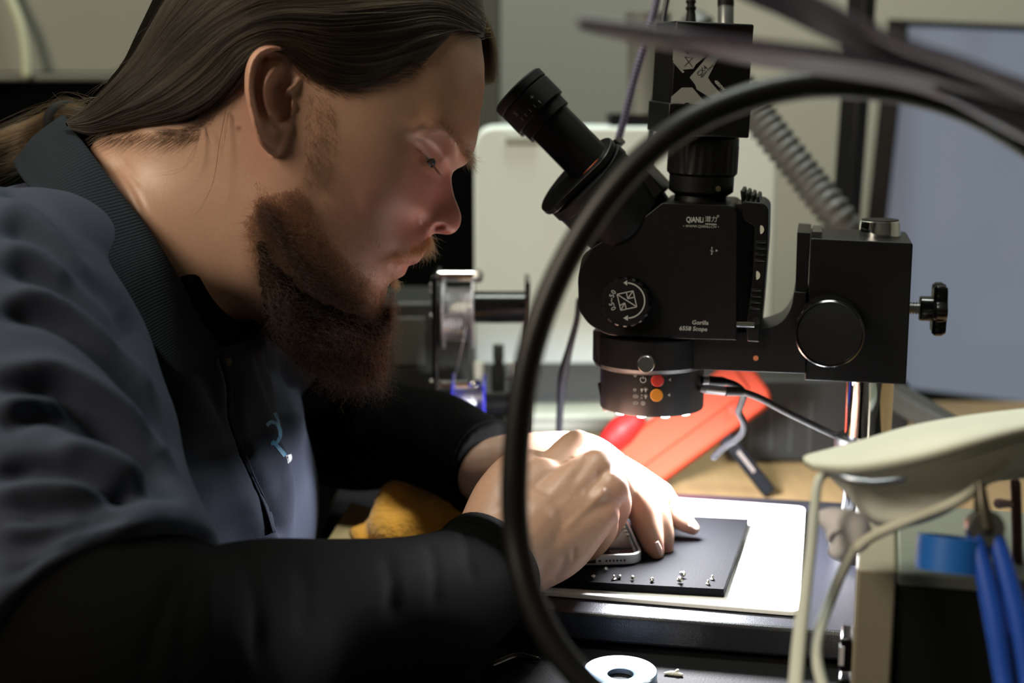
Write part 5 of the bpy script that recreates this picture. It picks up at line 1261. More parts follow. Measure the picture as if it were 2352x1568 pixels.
FOLD_S = [([(0, 722), (55, 711), (138, 733), (221, 788), (304, 871), (354, 966), (376, 1032)], -7, 15), ([(0, 690), (70, 680), (150, 700), (240, 760), (330, 850), (390, 960)], 4, 15),
          ([(-20, 890), (111, 883), (194, 921), (277, 982), (343, 1054), (398, 1115)], -9, 17), ([(-20, 845), (111, 840), (210, 885), (300, 950), (365, 1020), (410, 1080)], 5, 16),
          ([(0, 985), (83, 945), (166, 960), (266, 1010), (343, 1060), (400, 1130)], -8, 17), ([(0, 930), (80, 912), (150, 918)], 4, 14), ([(120, 1030), (200, 1035), (290, 1065), (370, 1110)], 5, 18),
          ([(-20, 1105), (55, 1078), (166, 1086), (266, 1115), (330, 1110)], -7, 15), ([(-20, 1140), (80, 1125), (180, 1128), (280, 1150)], 5, 15), ([(0, 1172), (83, 1180), (166, 1164), (249, 1142), (332, 1122), (400, 1130)], -6, 15),
          ([(0, 1258), (66, 1247), (138, 1214), (220, 1190), (300, 1175)], -5, 16), ([(0, 1215), (100, 1205), (200, 1175)], 3, 16), ([(0, 1330), (80, 1290), (180, 1245), (300, 1205)], -3.5, 16),
          ([(-10, 442), (40, 440), (100, 480), (170, 560), (255, 646)], -4, 9), ([(-10, 520), (64, 535), (159, 599), (271, 690), (340, 800)], -5, 14), ([(-10, 480), (60, 490), (150, 560), (250, 660)], 3, 14), ([(-10, 612), (80, 625), (170, 676), (260, 750), (345, 860)], -6, 15), ([(-10, 570), (80, 580), (180, 640)], 3, 14),
          ([(300, 700), (345, 800), (400, 950), (430, 1080)], -6, 16)]
SV = SV + sn * (1.5 * bumps(sx_, sy_, FOLD_S) * fc * neararm / 1000)[:, None]
FOLD_C = [([(326, 700), (400, 830), (459, 943), (526, 1071), (587, 1198), (610, 1260)], 6, 22), ([(300, 760), (354, 840), (398, 988), (425, 1110), (450, 1240)], -8, 20), ([(470, 880), (530, 1000), (590, 1120), (620, 1230)], -3, 16), ([(515, 830), (535, 880), (538, 960), (572, 1060), (608, 1140), (630, 1212)], -7, 9, 0), ([(500, 830), (512, 900), (520, 970), (556, 1070), (592, 1150), (618, 1230)], 4, 9, 0),
          ([(580, 760), (602, 850), (640, 960), (668, 1080), (690, 1240)], -5, 13), ([(565, 780), (590, 880), (622, 980), (650, 1090), (668, 1240)], 4, 14), ([(640, 800), (662, 880), (690, 960)], -5, 12), ([(620, 780), (640, 860), (672, 950), (690, 1060)], 4, 13), ([(640, 1020), (655, 1100), (655, 1240)], 3, 10)]
SV = SV + sn * (bumps(sx_, sy_, FOLD_C) * fc * (1 - neararm) / 1000)[:, None]
# slow drape of the cloth everywhere else
dn_ = np.sin(SV @ [38, 11, 52] + 2 * np.sin(SV @ [9, 23, 17])) * np.sin(SV @ [17, 40, 29])
SV = SV + sn * (.0015 * dn_)[:, None]
SV = smooth(SV, SF, 2, .4)
polo = fastmesh('polo_shirt', SV, SF, polo_m, person)
from mathutils.bvhtree import BVHTree
SB = BVHTree.FromPolygons([Vector(v) for v in SV], [tuple(int(i) for i in f) for f in SF])
def drape(px, py, lift, bvh=None):
    r = nrm(ray(px, py)); h, n, i, d = (bvh or SB).ray_cast(Vector(CAM), Vector(r))
    return (np.array(h) - r * lift) if h is not None else P(px, py, .9)
def decal(name, line, widths, material, parent, lift=.0006, n=14):
    c = catmull([(a, b, w_) for (a, b), w_ in zip(line, widths)], n); X = c[:, :2]; Tn = np.gradient(X, axis=0); Tn /= np.linalg.norm(Tn, axis=1)[:, None]; N_ = np.stack([-Tn[:, 1], Tn[:, 0]], 1)
    V, F = [], []; m = 5
    for i in range(len(X)):
        for k in range(m):
            q = X[i] + N_[i] * c[i, 2] * (k / (m - 1) - .5); V.append(drape(q[0], q[1], lift))
    for i in range(len(X) - 1):
        for k in range(m - 1): F.append((i * m + k, i * m + k + 1, (i + 1) * m + k + 1, (i + 1) * m + k))
    return np.array(V), F
blue_p = mat('blue_print', (.06, .24, .42), .5); white_p = mat('white_print', (.75, .76, .8), .5)
b1 = decal('l', [(613, 977), (622, 969), (634, 972), (643, 986), (643, 1003), (634, 1017), (622, 1018)], [8] * 7, blue_p, polo)
b2 = decal('l', [(626, 1012), (640, 1028), (656, 1046)], [8, 9, 11], blue_p, polo)
b3 = decal('l', [(631, 948), (637, 960), (643, 977)], [8, 6, 2], blue_p, polo)
mk('chest_logo', join(b1, b2, b3), blue_p, polo, smooth='all')
mk('chest_logo_tip', decal('l', [(663, 1044), (665, 1053), (662, 1064)], [13, 11, 1.5], white_p, polo), white_p, polo, smooth='all', label='white tip of the blue chest logo')
mk('button', lathe(drape(517, 827, -.001), -nrm(ray(517, 827)), [(.0012, 0), (.0042, .0004), (.0045, .0014), (.0036, .0018)], 24), mat('horn_button', (.12, .08, .05), .35), polo)
# placket edge
pe_ = decal('p', [(508, 815), (526, 872), (532, 960), (566, 1062), (602, 1144), (626, 1222)], [10, 12, 12, 12, 11, 9], polo_m, polo, .0012)
pv_ = np.array(pe_[0])
mk('placket_edge', pe_, polo_m, polo, smooth='all').modifiers.new('t', 'SOLIDIFY').thickness = .0016
# ---- collar: fold line (top) and outer edge (bottom) from the far front, round the nape, to the near front
FT = [(560, 770, .965), (500, 690, .985), (430, 560, 1.0), (330, 430, .995), (235, 330, .975), (180, 282, .945), (150, 270, .912), (152, 285, .885), (204, 357, .846), (271, 448, .828), (341, 538, .820), (388, 612, .820), (437, 695, .832), (480, 765, .850), (512, 812, .866)]
FB = [(590, 860, .985), (480, 800, 1.03), (360, 640, 1.05), (240, 500, 1.04), (130, 400, 1.01), (70, 375, .965), (42, 368, .915), (46, 391, .870), (80, 438, .824), (128, 495, .796), (191, 592, .778), (252, 670, .775), (318, 752, .785), (378, 826, .80), (428, 874, .822)]
IN_ = [(562, 800, .955), (505, 735, .97), (445, 620, .975), (360, 505, .975), (275, 415, .955), (228, 362, .93), (215, 350, .905), (222, 366, .885), (250, 420, .862), (310, 512, .848), (370, 590, .842), (412, 660, .842), (455, 735, .852), (492, 790, .862), (515, 820, .872)]
n_ = 12
a_, b_, c_ = (catmull([P(*q) for q in L], n_) for L in (FT, FB, IN_))
K = len(a_); prof_t = np.linspace(0, 1, 11)
rowsC = []
ctr = np.mean(a_, 0)
for i in range(K):
    out = nrm((b_[i] - c_[i])); row = []
    for t in np.linspace(0, 1, 7)[:-1]: row.append(c_[i] * (1 - t) + a_[i] * t + out * (-.0012 * math.sin(math.pi * t)))
    up_ = nrm(a_[i] - (b_[i] + c_[i]) / 2)
    row.append(a_[i] - out * .001 + up_ * .0012); row.append(a_[i] + out * .0022 + up_ * .0010)
    for t in np.linspace(0, 1, 12)[1:]: row.append(a_[i] * (1 - t) + b_[i] * t + out * (.0045 * math.sin(math.pi * min(1, t * 1.15)) + .002))
    rowsC.append(row)
rowsC = np.array(rowsC); kb_ = rowsC.shape[1]
rib = bpy.data.materials.new('ribbed_collar'); rib.use_nodes = True; nt = rib.node_tree; b = nt.nodes['Principled BSDF']; b.inputs['Base Color'].default_value = (.010, .0135, .018, 1); b.inputs['Roughness'].default_value = .85; b.inputs['Specular IOR Level'].default_value = .1
tc = nt.nodes.new('ShaderNodeTexCoord'); wv = nt.nodes.new('ShaderNodeTexWave'); wv.wave_type = 'BANDS'; wv.bands_direction = 'X'; wv.inputs['Scale'].default_value = 62; wv.inputs['Distortion'].default_value = .4
nt.links.new(tc.outputs['UV'], wv.inputs['Vector']); bp = nt.nodes.new('ShaderNodeBump'); bp.inputs['Strength'].default_value = .55; bp.inputs['Distance'].default_value = .0007
nt.links.new(wv.outputs['Fac'], bp.inputs['Height']); nt.links.new(bp.outputs[0], b.inputs['Normal'])
F = [(i * kb_ + j, i * kb_ + j + 1, (i + 1) * kb_ + j + 1, (i + 1) * kb_ + j) for i in range(K - 1) for j in range(kb_ - 1)]
colr = mk('collar', (rowsC.reshape(-1, 3), F), rib, polo, smooth='all')
uv = colr.data.uv_layers.new(name='uv')
for p in colr.data.polygons:
    for li, vi in zip(p.loop_indices, p.vertices): uv.data[li].uv = (vi // kb_ / (K - 1), vi % kb_ / (kb_ - 1))
s_ = colr.modifiers.new('t', 'SOLIDIFY'); s_.thickness = .0022; s_.offset = 0
sb_ = colr.modifiers.new('s', 'SUBSURF'); sb_.levels = sb_.render_levels = 1
# ---- black undershirt: neck ring and long sleeves
us1 = flatT([(243, 1402, .700, 57), (330, 1545, .672, 61), (420, 1560, .682, 61), (600, 1486, .727, 55.5), (760, 1452, .76, 50), (900, 1425, .79, 46), (1000, 1388, .815, 41.5), (1080, 1338, .838, 36), (1128, 1292, .854, 34)])
us0 = T([(100, 1180, .72, 50), (243, 1402, .695, 57), (330, 1535, .675, 60)], 32, 8)
us2 = flatT([(600, 840, 1.09, 62), (720, 930, 1.115, 60), (820, 985, 1.12, 50), (900, 1000, 1.10, 41), (1000, 1012, 1.06, 37), (1075, 1052, 1.02, 34.5), (1128, 1078, 1.0, 34.5)])
UVv, UF = remesh(join(us0, us1, us2), .0026); UVv = smooth(UVv, UF, 5, .5)
ux_, uy_, ud_ = project(UVv); un = vnorm(UVv, UF); fcu = np.clip(-(un @ FW) * 2.2, 0, 1)
FOLD_U = [([(330, 1560), (352, 1470), (400, 1350), (455, 1262)], -5, 14), ([(420, 1568), (420, 1450), (440, 1350), (480, 1262)], -3.5, 13), ([(480, 1500), (478, 1400), (490, 1290)], 3, 14), ([(590, 1520), (590, 1400), (560, 1290), (530, 1250)], -4, 13), ([(690, 1460), (700, 1360), (680, 1270)], -2, 14), ([(880, 1260), (900, 1330), (900, 1420)], -2.5, 12), ([(980, 1240), (1000, 1310), (1000, 1400)], -2, 10), ([(1060, 1205), (1075, 1270), (1085, 1340)], -1.8, 9),
          ([(700, 930), (760, 1000), (800, 1080)], -3, 14), ([(800, 930), (850, 1000), (870, 1090)], -3, 13), ([(900, 930), (930, 1000), (930, 1090)], -2.5, 12), ([(980, 930), (1005, 1010), (1000, 1100)], -2, 10), ([(1100, 985), (1078, 1040), (1066, 1100), (1075, 1160)], -1.5, 5)]
UVv = UVv + un * (.34 * bumps(ux_, uy_, FOLD_U) * fcu / 1000)[:, None]
under = fastmesh('undershirt', UVv, UF, under_m, person)
def bandring(c, r, ax, r0, wd):
    return lathe(c - ax * wd, ax, [(r0 - .003, 0), (r0, .0005), (r0 + .0008, wd * .5), (r0, wd), (r0 - .003, wd)], 48, cap=False)
axn = nrm(P(1128, 1292, .854) - P(1080, 1338, .838)); mk('cuff', bandring(P(1130, 1290, .8545), 0, axn, .0345, .012), under_m, under, smooth='all')
axf = nrm(P(1128, 1078, 1.0) - P(1080, 1066, 1.02)); mk('cuff', bandring(P(1130, 1079, .999), 0, axf, .0350, .014), under_m, under, smooth='all')
neckr = [(420, 655, .832), (448, 702, .838), (485, 742, .852), (530, 768, .872), (566, 754, .892), (590, 722, .91)]
mk('neck_band', tube([np.append(P(*q), (.011, .005)) for q in neckr], 0, 14, 8, hint=FW), under_m, under, smooth='all')

# ------------------------------------------------------------------ hair
def hairmat(name, col, rough=.32, melvar=.25):
    m = bpy.data.materials.new(name); m.use_nodes = True; nt = m.node_tree; nt.nodes.remove(nt.nodes['Principled BSDF'])
    h = nt.nodes.new('ShaderNodeBsdfHairPrincipled'); h.parametrization = 'COLOR'; h.inputs['Color'].default_value = (*col, 1); h.inputs['Roughness'].default_value = rough; h.inputs['Radial Roughness'].default_value = .4
    h.inputs['Random Roughness'].default_value = .3
    if melvar is True:
        hi = nt.nodes.new('ShaderNodeHairInfo'); cr = nt.nodes.new('ShaderNodeValToRGB'); e = cr.color_ramp.elements
        e[0].color = (*[c * .35 for c in col], 1); e[1].color = (*[c * 3.2 for c in col], 1); e[1].position = 1; k = e.new(.7); k.color = (*[c * .9 for c in col], 1)
        nt.links.new(hi.outputs['Random'], cr.inputs[0]); nt.links.new(cr.outputs[0], h.inputs['Color'])
    nt.links.new(h.outputs[0], nt.nodes['Material Output'].inputs[0]); return m
def strands(name, S, material, parent, rad=.00006, tip=.3):
    """S = list of (n,3) arrays -> one curves object"""
    cv = bpy.data.hair_curves.new(name); n = [len(s) for s in S]; cv.add_curves(n)
    X = np.concatenate(S); c = X.mean(0)
    cv.attributes['position'].data.foreach_set('vector', (X - c).ravel().astype(np.float32))
    r = np.concatenate([np.linspace(1, tip, k) for k in n]) * rad
    a = cv.attributes.get('radius') or cv.attributes.new('radius', 'FLOAT', 'POINT'); a.data.foreach_set('value', r.astype(np.float32))
    cv.materials.append(material); o = bpy.data.objects.new(name, cv); COL.objects.link(o); _parent(o, parent, c); return o
def h3(px, py, n):
    """pixels (arrays) at n mm from the head's middle plane"""
    return plane_pts(np.stack([px, py], -1), n)
HOUT = [(1114, 60), (1085, -30), (1030, -112), (950, -188), (840, -243), (700, -260), (550, -234), (438, -150), (378, -55), (348, 10), (314, 80), (286, 140), (238, 200), (192, 248), (150, 283), (165, 318), (225, 330), (300, 330), (420, 330), (560, 330), (760, 330), (900, 290), (1010, 250), (1090, 180), (1116, 110)]
HC = [(720, 0, 82), (560, 0, 78), (450, 50, 66), (850, 0, 77), (950, 0, 65), (1020, 20, 54), (720, -130, 64), (600, 130, 81), (500, 150, 74), (420, 170, 65), (350, 190, 53), (300, 210, 42), (250, 245, 28), (210, 270, 17), (750, 120, 81.5), (850, 120, 77), (940, 120, 69), (1010, 120, 60), (1060, 90, 47), (1085, 70, 36), (640, 90, 82), (700, 170, 78.5), (790, 190, 76), (880, 170, 73), (560, 200, 74), (500, 240, 68), (430, 280, 58), (350, 285, 48), (280, 295, 36), (220, 305, 18), (560, -120, 62), (850, -130, 58), (640, 240, 76), (800, 260, 72)]
HLINE = [(1116, 66), (1099, 70), (1070, 60), (1042, 60), (1010, 72), (985, 92), (972, 118), (962, 150), (924, 179), (883, 183), (835, 204), (787, 209), (739, 193), (705, 176), (680, 125), (640, 106), (590, 116), (566, 140), (555, 190), (500, 242), (455, 291), (380, 302), (270, 306), (225, 320), (198, 332)]
HREG = HLINE + [(140, 300), (120, 240), (300, 0), (380, -300), (1130, -300), (1180, 0)]
hl_uv = uvs([(a, b, 60) for a, b in HLINE]); hr_uv = uvs([(a, b, 60) for a, b in HREG])
def hdet(g, w):
    ins = inside(g, hr_uv); d = segdist(g, hl_uv)
    s = np.where(ins, np.clip(d / 5.0, 0, 1), -1)
    return np.where(ins, w - 5.5 * (1 - s) ** 1.6, w - 5.5 - np.minimum(d * 1.6, 40))
hgeo, HFld = relief(HOUT, HC, 1.6, hdet, 8.0)
hair_base = mat('brown_hair_mass', (.004, .0027, .0016), .8, spec=.02, bump=.6, bscale=300, stretch=(1, 6, 6))
hairv = np.array(hgeo[0])
hair = mk('hair', hgeo, hair_base, person, smooth='all')
GUIDE = [[(966, 152), (880, 178), (790, 196), (715, 170), (640, 110), (580, 124), (545, 185), (470, 262), (380, 292), (280, 301), (210, 312), (160, 296)],
         [(1052, 64), (960, 98), (860, 135), (740, 130), (640, 90), (560, 112), (490, 190), (400, 250), (300, 276), (210, 300), (158, 292)],
         [(1112, 78), (1020, 44), (900, 62), (760, 72), (640, 60), (540, 90), (450, 170), (360, 232), (270, 267), (205, 288), (156, 288)],
         [(1118, 50), (1020, -16), (900, -20), (760, -10), (620, 0), (510, 50), (410, 130), (330, 200), (255, 252), (198, 278), (154, 284)],
         [(1106, -14), (1010, -80), (890, -110), (750, -110), (610, -90), (490, -20), (395, 70), (320, 160), (245, 226), (190, 264), (152, 281)],
         [(1072, -74), (960, -150), (840, -192), (700, -206), (560, -176), (440, -90), (366, 25), (301, 136), (236, 208), (184, 256), (150, 278)]]
GU = np.array([resample(catmull([(a, b, 0) for a, b in g_], 8)[:, :2], 1, False)[np.linspace(0, len(resample(catmull([(a, b, 0) for a, b in g_], 8)[:, :2], 1, False)) - 1, 40).astype(int)] for g_ in GUIDE])
def hair_w(px, py, side=1):
    q = uvs_fast(px, py, .06); w = np.sqrt(np.maximum(HFld(q), 1.0))
    q = uvs_fast(px, py, w / 1000); w = np.sqrt(np.maximum(HFld(q), 1.0)); return w
def uvs_fast(px, py, w):
    r = RT * ((np.asarray(px)[:, None] - 1176) / FPX) + UP * (-(np.asarray(py)[:, None] - 784) / FPX) + FW
    o = HO + HN * np.broadcast_to(np.asarray(w, float), (len(px),))[:, None]; t = ((o - CAM) @ HN) / (r @ HN); q = CAM + r * t[:, None] - HO
    return np.stack([q @ HU, q @ HV], 1) * 1000
def make_hair(N, side, smin=0.0, NL=230):
    """strands run in locks: every strand follows the path of its lock with a small scatter"""
    rg = np.random.default_rng(3 + side); m = 22
    Ls = rg.uniform(smin, 4.97, NL); Lp = rg.normal(size=(NL, 6)); Lt0 = np.where(rg.uniform(size=NL) < .62, rg.uniform(0, .05, NL), rg.uniform(.05, .7, NL)); Lt1 = np.minimum(1, Lt0 + rg.uniform(.35, .95, NL)); Ll = rg.normal(size=NL) * .75 + .35
    X, LF = [], []
    for k in range(N):
        L = rg.integers(0, NL); free = rg.uniform() < .12
        s = np.clip(Ls[L] + rg.normal() * (.30 if free else .05), smin, 4.98); i0 = int(s); f = s - i0
        t0 = np.clip(Lt0[L] + rg.normal() * .03, 0, .8); t = np.linspace(t0, min(1, Lt1[L] + rg.normal() * .06), m); ff = t * 39; a = np.minimum(ff.astype(int), 38); fr = (ff - a)[:, None]
        g0 = GU[i0][a] * (1 - fr) + GU[i0][a + 1] * fr; g1 = GU[i0 + 1][a] * (1 - fr) + GU[i0 + 1][a + 1] * fr
        p = g0 * (1 - f) + g1 * f; env = np.sin(np.pi * np.clip(t, 0, 1)) * (.4 + .6 * (t < .85))
        p = p + np.stack([0 * t, (Lp[L, 1] * 8 * np.sin(t * 4 + Lp[L, 2]) + Lp[L, 3] * 4 * np.sin(t * 9 + Lp[L, 4]) + rg.normal() * (2.5 if free else 1.0)) * env], 1)
        X.append(p); LF.append(Ll[L] + rg.normal() * .22 + (np.linspace(0, rg.uniform(1, 5), m) if rg.uniform() < .02 else 0) + .3 * np.sin(np.linspace(0, 5, m) + Lp[L, 5] * 3))
    X = np.concatenate(X); w = hair_w(X[:, 0], X[:, 1]); A = h3(X[:, 0], X[:, 1], w + np.maximum(np.concatenate(LF), -.5))
    if side < 0: A = A - 2 * np.outer((A - HO) @ HN, HN)
    return [A[i * m:(i + 1) * m] for i in range(N)]
hm1 = hairmat('brown_hair', (.0085, .0044, .0016), .42, True)
S = make_hair(11000, 1) + make_hair(2600, -1, 1.2)
# forelock on the far side of the forehead
rg = np.random.default_rng(21)
for k in range(3600):
    u_ = (rg.integers(0, 14) + .35 * rg.normal()) / 14; u_ = min(1, max(0, u_)); n0 = rg.uniform(-42, 0)
    a = np.array([1048 + 46 * u_ + rg.normal() * 6, -30 + 78 * u_]); e = np.array([1128 - 12 * u_ + rg.normal() * 7, 128 + 62 * rg.uniform() + 10 * u_]); mid = np.array([1118 + 34 * rg.uniform(), 45 + 50 * u_])
    t = np.linspace(0, 1, 16)[:, None]; p = (1 - t) ** 2 * a + 2 * t * (1 - t) * mid + t * t * e
    p[:, 0] += rg.uniform(1, 7) * np.sin(t[:, 0] * 7 + rg.uniform(0, 6)) * t[:, 0]
    S.append(h3(p[:, 0], p[:, 1], np.linspace(n0, n0 - 4, 16)))
# stray hairs at the nape and over the neck
for (pts, w0) in (([(462, 285), (458, 320), (440, 365), (405, 395), (345, 404)], 60), ([(520, 250), (505, 330), (490, 410), (468, 465), (448, 494)], 66), ([(524, 260), (512, 330), (500, 380)], 66), ([(470, 290), (478, 320), (484, 332)], 63), ([(455, 292), (448, 330), (430, 372)], 60), ([(186, 255), (150, 240), (120, 210)], 5), ([(230, 262), (160, 262), (125, 232)], 8), ([(215, 235), (190, 225), (175, 210)], 6)):
    for k in range(3):
        c = catmull([(a + rg.normal() * 2, b + rg.normal() * 2, w0 + 3) for a, b in pts], 6); S.append(h3(c[:, 0], c[:, 1], c[:, 2]))
for k in range(260):
    a = np.array([rg.uniform(215, 460), rg.uniform(300, 322)]); L = rg.uniform(15, 70); t = np.linspace(0, 1, 9)
    px = a[0] - L * .9 * t + rg.normal() * 6 * t * t; py = a[1] + L * .55 * t + rg.normal() * 5 * t
    q = uvs_fast(px, py, .05); w = np.sqrt(np.maximum(HF(q), 4)); S.append(h3(px, py, w + .8 + 1.2 * t))
for k in range(140):   # flyaways on the outline
    j = rg.integers(0, 40); g_ = GU[5 if rg.uniform() < .7 else 4]; j = min(j, 36); a = g_[j]; d = g_[j + 2] - g_[j]; d = d / np.linalg.norm(d); nn_ = np.array([d[1], -d[0]])
    t = np.linspace(0, 1, 12)[:, None]; L = rg.uniform(30, 110); p = a + d * L * t + (-nn_ if nn_[1] > 0 else nn_) * (rg.uniform(2, 22) * t + 8 * np.sin(t * 3))
    S.append(h3(p[:, 0], p[:, 1], np.full(12, rg.normal() * 14)))
for k in range(1500):   # fine hairs that soften the hairline
    i = rg.integers(0, len(HLINE) - 4); f = rg.uniform(); a = np.array(HLINE[i]) * (1 - f) + np.array(HLINE[i + 1]) * f; j = int(np.clip(np.argmin(np.linalg.norm(GU[0] - a, axis=1)), 0, 37)); d = GU[0][j + 2] - GU[0][j]; d = d / np.linalg.norm(d)
    t = np.linspace(0, 1, 9)[:, None]; o_ = np.array([6 * rg.normal() + (10 if i < 8 else 0) * rg.uniform(), abs(rg.normal()) * 9 - 3]); p = a + o_ + d * rg.uniform(18, 60) * t + np.array([0, -1.0]) * (t * rg.uniform(0, 14))
    q = uvs_fast(p[:, 0], p[:, 1], .06); w = np.sqrt(np.maximum(HF(q), 4)); q = uvs_fast(p[:, 0], p[:, 1], w / 1000); w = np.sqrt(np.maximum(HF(q), 4)); S.append(h3(p[:, 0], p[:, 1], w + .3 + 2.6 * t[:, 0]))
strands('hair_strands', S, hm1, hair, .000075)
# ponytail: out of the collar to the left
tail = np.array([(205, 292, 905, 12), (150, 285, 925, 11), (110, 305, 945, 10.5), (55, 328, 955, 10.5), (-10, 352, 955, 11), (-90, 390, 950, 11)], float)
tp = [np.append(P(a, b, c / 1000), r / 1000) for a, b, c, r in tail]
pony = mk('ponytail', tube(tp, 0, 20, 8), mat('brown_tail_mass', (.018, .010, .0045), .6, spec=.1), person, smooth='all')
mk('hair_tie', lathe(P(152, 282, .925), nrm(P(110, 300, .945) - P(180, 283, .915)), [(.012, -.005), (.0145, -.003), (.0145, .003), (.012, .005)], 28), M['blackrub'], pony)
S = []; cen = catmull(np.array(tp)[:, :3], 6)
for k in range(1500):
    a = rg.uniform(0, 2 * math.pi); q = rg.uniform(.8, 1.12) if rg.uniform() < .9 else rg.uniform(1.1, 1.7); i0 = rg.integers(0, 12); i1 = rg.integers(18, len(cen)); c = cen[i0:i1]
    if len(c) < 4: continue
    o_ = (UP * math.cos(a) + FW * math.sin(a)) * .0115 * q; wob = np.linspace(0, 1, len(c))[:, None]
    S.append(c + o_ * (1 + .12 * np.sin(wob * 5 + a * 3)) + UP * (rg.normal() * .0015 * wob))
strands('hair_strands', S, hairmat('tail_hair', (.075, .038, .014), .3), pony, .00007)
# ------------------------------------------------------------------ beard, moustache, brow
BP = [(572, 500), (592, 478), (625, 500), (655, 560), (700, 620), (755, 662), (812, 690), (845, 716), (872, 722), (898, 700), (900, 730), (898, 765), (889, 808), (886, 850), (872, 876), (835, 884), (790, 880), (745, 866), (700, 845), (655, 805), (618, 768), (596, 730), (585, 680), (575, 600)]
BC = [(600, 560, 67), (600, 640, 62), (620, 700, 57), (660, 640, 65), (650, 720, 55), (700, 690, 60), (700, 760, 52), (760, 720, 53), (760, 790, 46), (810, 740, 46), (820, 800, 38), (850, 760, 36), (850, 830, 28), (880, 750, 22), (880, 800, 17), (780, 850, 32), (720, 810, 40), (640, 760, 46)]
bgeo, BF_ = relief(BP, BC, 1.4, None, 7.0)
beard_base = mat('dark_beard_mass', (.012, .0062, .0042), .95, bump=.5, bscale=500, spec=.04)
bv = np.array(bgeo[0]); bv = bv + .0012 * np.sin(bv * 900).sum(1)[:, None] * .3
beard = mk('beard', (bv, bgeo[1]), beard_base, person, smooth='all')
bmh = hairmat('red_brown_beard', (.018, .0072, .004), .4); gm2 = hairmat('ginger_moustache', (.16, .072, .030), .4)
def curl(p, d, L, n, rg, cu, side):
    t = np.linspace(0, 1, n); ph = rg.uniform(0, 6); fr = rg.uniform(3, 8)
    e = frame(d)[0]; g_ = frame(d)[1]
    bend = rg.normal(size=3) * L * .25
    return p + np.outer(t, d * L) + np.outer(cu * L * t * np.sin(t * fr + ph), e) + np.outer(cu * L * t * np.cos(t * fr + ph), g_) + np.outer(t * t, bend)
S = []; bpoly = np.array(BP, float)
tries = 0
while len(S) < 9000:
    a = rg.uniform([560, 470], [905, 890]); 
    if not inside(a[None], bpoly)[0]: continue
    q = uvs_fast(a[None, 0], a[None, 1], .05); w = math.sqrt(max(BF_(q)[0], 1)); q = uvs_fast(a[None, 0], a[None, 1], w / 1000); w = math.sqrt(max(BF_(q)[0], 1))
    p = h3(a[None, 0], a[None, 1], np.array([w - 1.0]))[0]
    if rg.uniform() < .25: p = p - 2 * HN * np.dot(p - HO, HN); sd = -1
    else: sd = 1
    fy = (a[1] - 470) / 400
    d = nrm(-HV * (.9 + rg.normal() * .3) + HU * (.25 + rg.normal() * .35) + HN * sd * (.55 + rg.normal() * .3) * (1.1 - .5 * fy))
    S.append(curl(p, d, rg.uniform(.005, .010) + .008 * max(0, fy) * rg.uniform(.4, 1), 9, rg, .35, sd))
strands('beard_strands', S, bmh, beard, .000055)
topedge = catmull([(a, b, 0) for a, b in BP[1:11]], 12)[:, :2]
S2 = []
for k in range(2600):
    a = topedge[rg.integers(0, len(topedge))] + [rg.normal() * 6 - 2, 10 - abs(rg.normal()) * 26]; w = .055
    for _ in range(2): q = uvs_fast(a[None, 0], a[None, 1], w); w = math.sqrt(max(HF(q)[0], 4)) / 1000
    p = h3(a[None, 0], a[None, 1], np.array([w * 1000]))[0]
    S2.append(curl(p, nrm(-HV * .95 + HU * (rg.normal() * .4 - .1) + HN * (.5 + rg.uniform() * .35)), rg.uniform(.006, .014), 9, rg, .3, 1))
strands('beard_edge', S2, bmh, beard, .00006)
# sparse whiskers on cheek, jaw and sideburn
REG = [([(705, 215), (760, 215), (775, 300), (770, 380), (745, 430), (690, 420), (700, 330)], 420, .006, .25), ([(585, 455), (690, 425), (740, 520), (800, 600), (850, 640), (840, 700), (700, 640), (600, 540)], 3600, .008, .6), ([(560, 500), (600, 470), (620, 560), (590, 640)], 420, .008, .6), ([(790, 590), (860, 610), (880, 680), (850, 720), (800, 700)], 420, .004, .2), ([(760, 420), (860, 520), (890, 560), (800, 590), (720, 500)], 130, .003, .3)]
S = []
for poly, n, L, cu in REG:
    poly = np.array(poly, float); k = 0
    while k < n:
        a = rg.uniform(poly.min(0), poly.max(0))
        if not inside(a[None], poly)[0]: continue
        k += 1; w = .055
        for _ in range(2): q = uvs_fast(a[None, 0], a[None, 1], w); w = math.sqrt(max(HF(q)[0], 4)) / 1000
        p = h3(a[None, 0], a[None, 1], np.array([w * 1000]))[0]
        d = nrm(-HV * .9 + HU * (rg.normal() * .45 - .05) + HN * (.35 + rg.uniform() * .3)); s_ = curl(p, d, L * rg.uniform(.5, 1.4), 8, rg, cu, 1); S.append(s_)
        if k % 3 == 0: S.append(s_ - 2 * np.outer((s_ - HO) @ HN, HN))
strands('whiskers', S, hairmat('dark_whiskers', (.045, .021, .011), .4), beard, .00005)
S = []
for k in range(1500):
    t = rg.uniform(); line = catmull([(987, 549, 3), (972, 557, 12), (950, 565, 22), (922, 574, 29), (895, 583, 34)], 10); c = line[int(t * (len(line) - 1))]
    a = c[:2] + rg.normal(size=2) * [5, 6]; n0 = c[2] + rg.normal() * 1.5 + 1
    p = h3(np.array([a[0]]), np.array([a[1]]), np.array([n0]))[0]
    d = nrm(-HV * .85 - HU * (.28 + .55 * t + rg.normal() * .18) + HU * (.45 * (1 - t)) + HN * (.35 + rg.normal() * .15)); L = rg.uniform(.005, .0105)
    s_ = curl(p, d, L, 8, rg, .12, 1); S.append(s_); S.append(s_ - 2 * np.outer((s_ - HO) @ HN, HN))
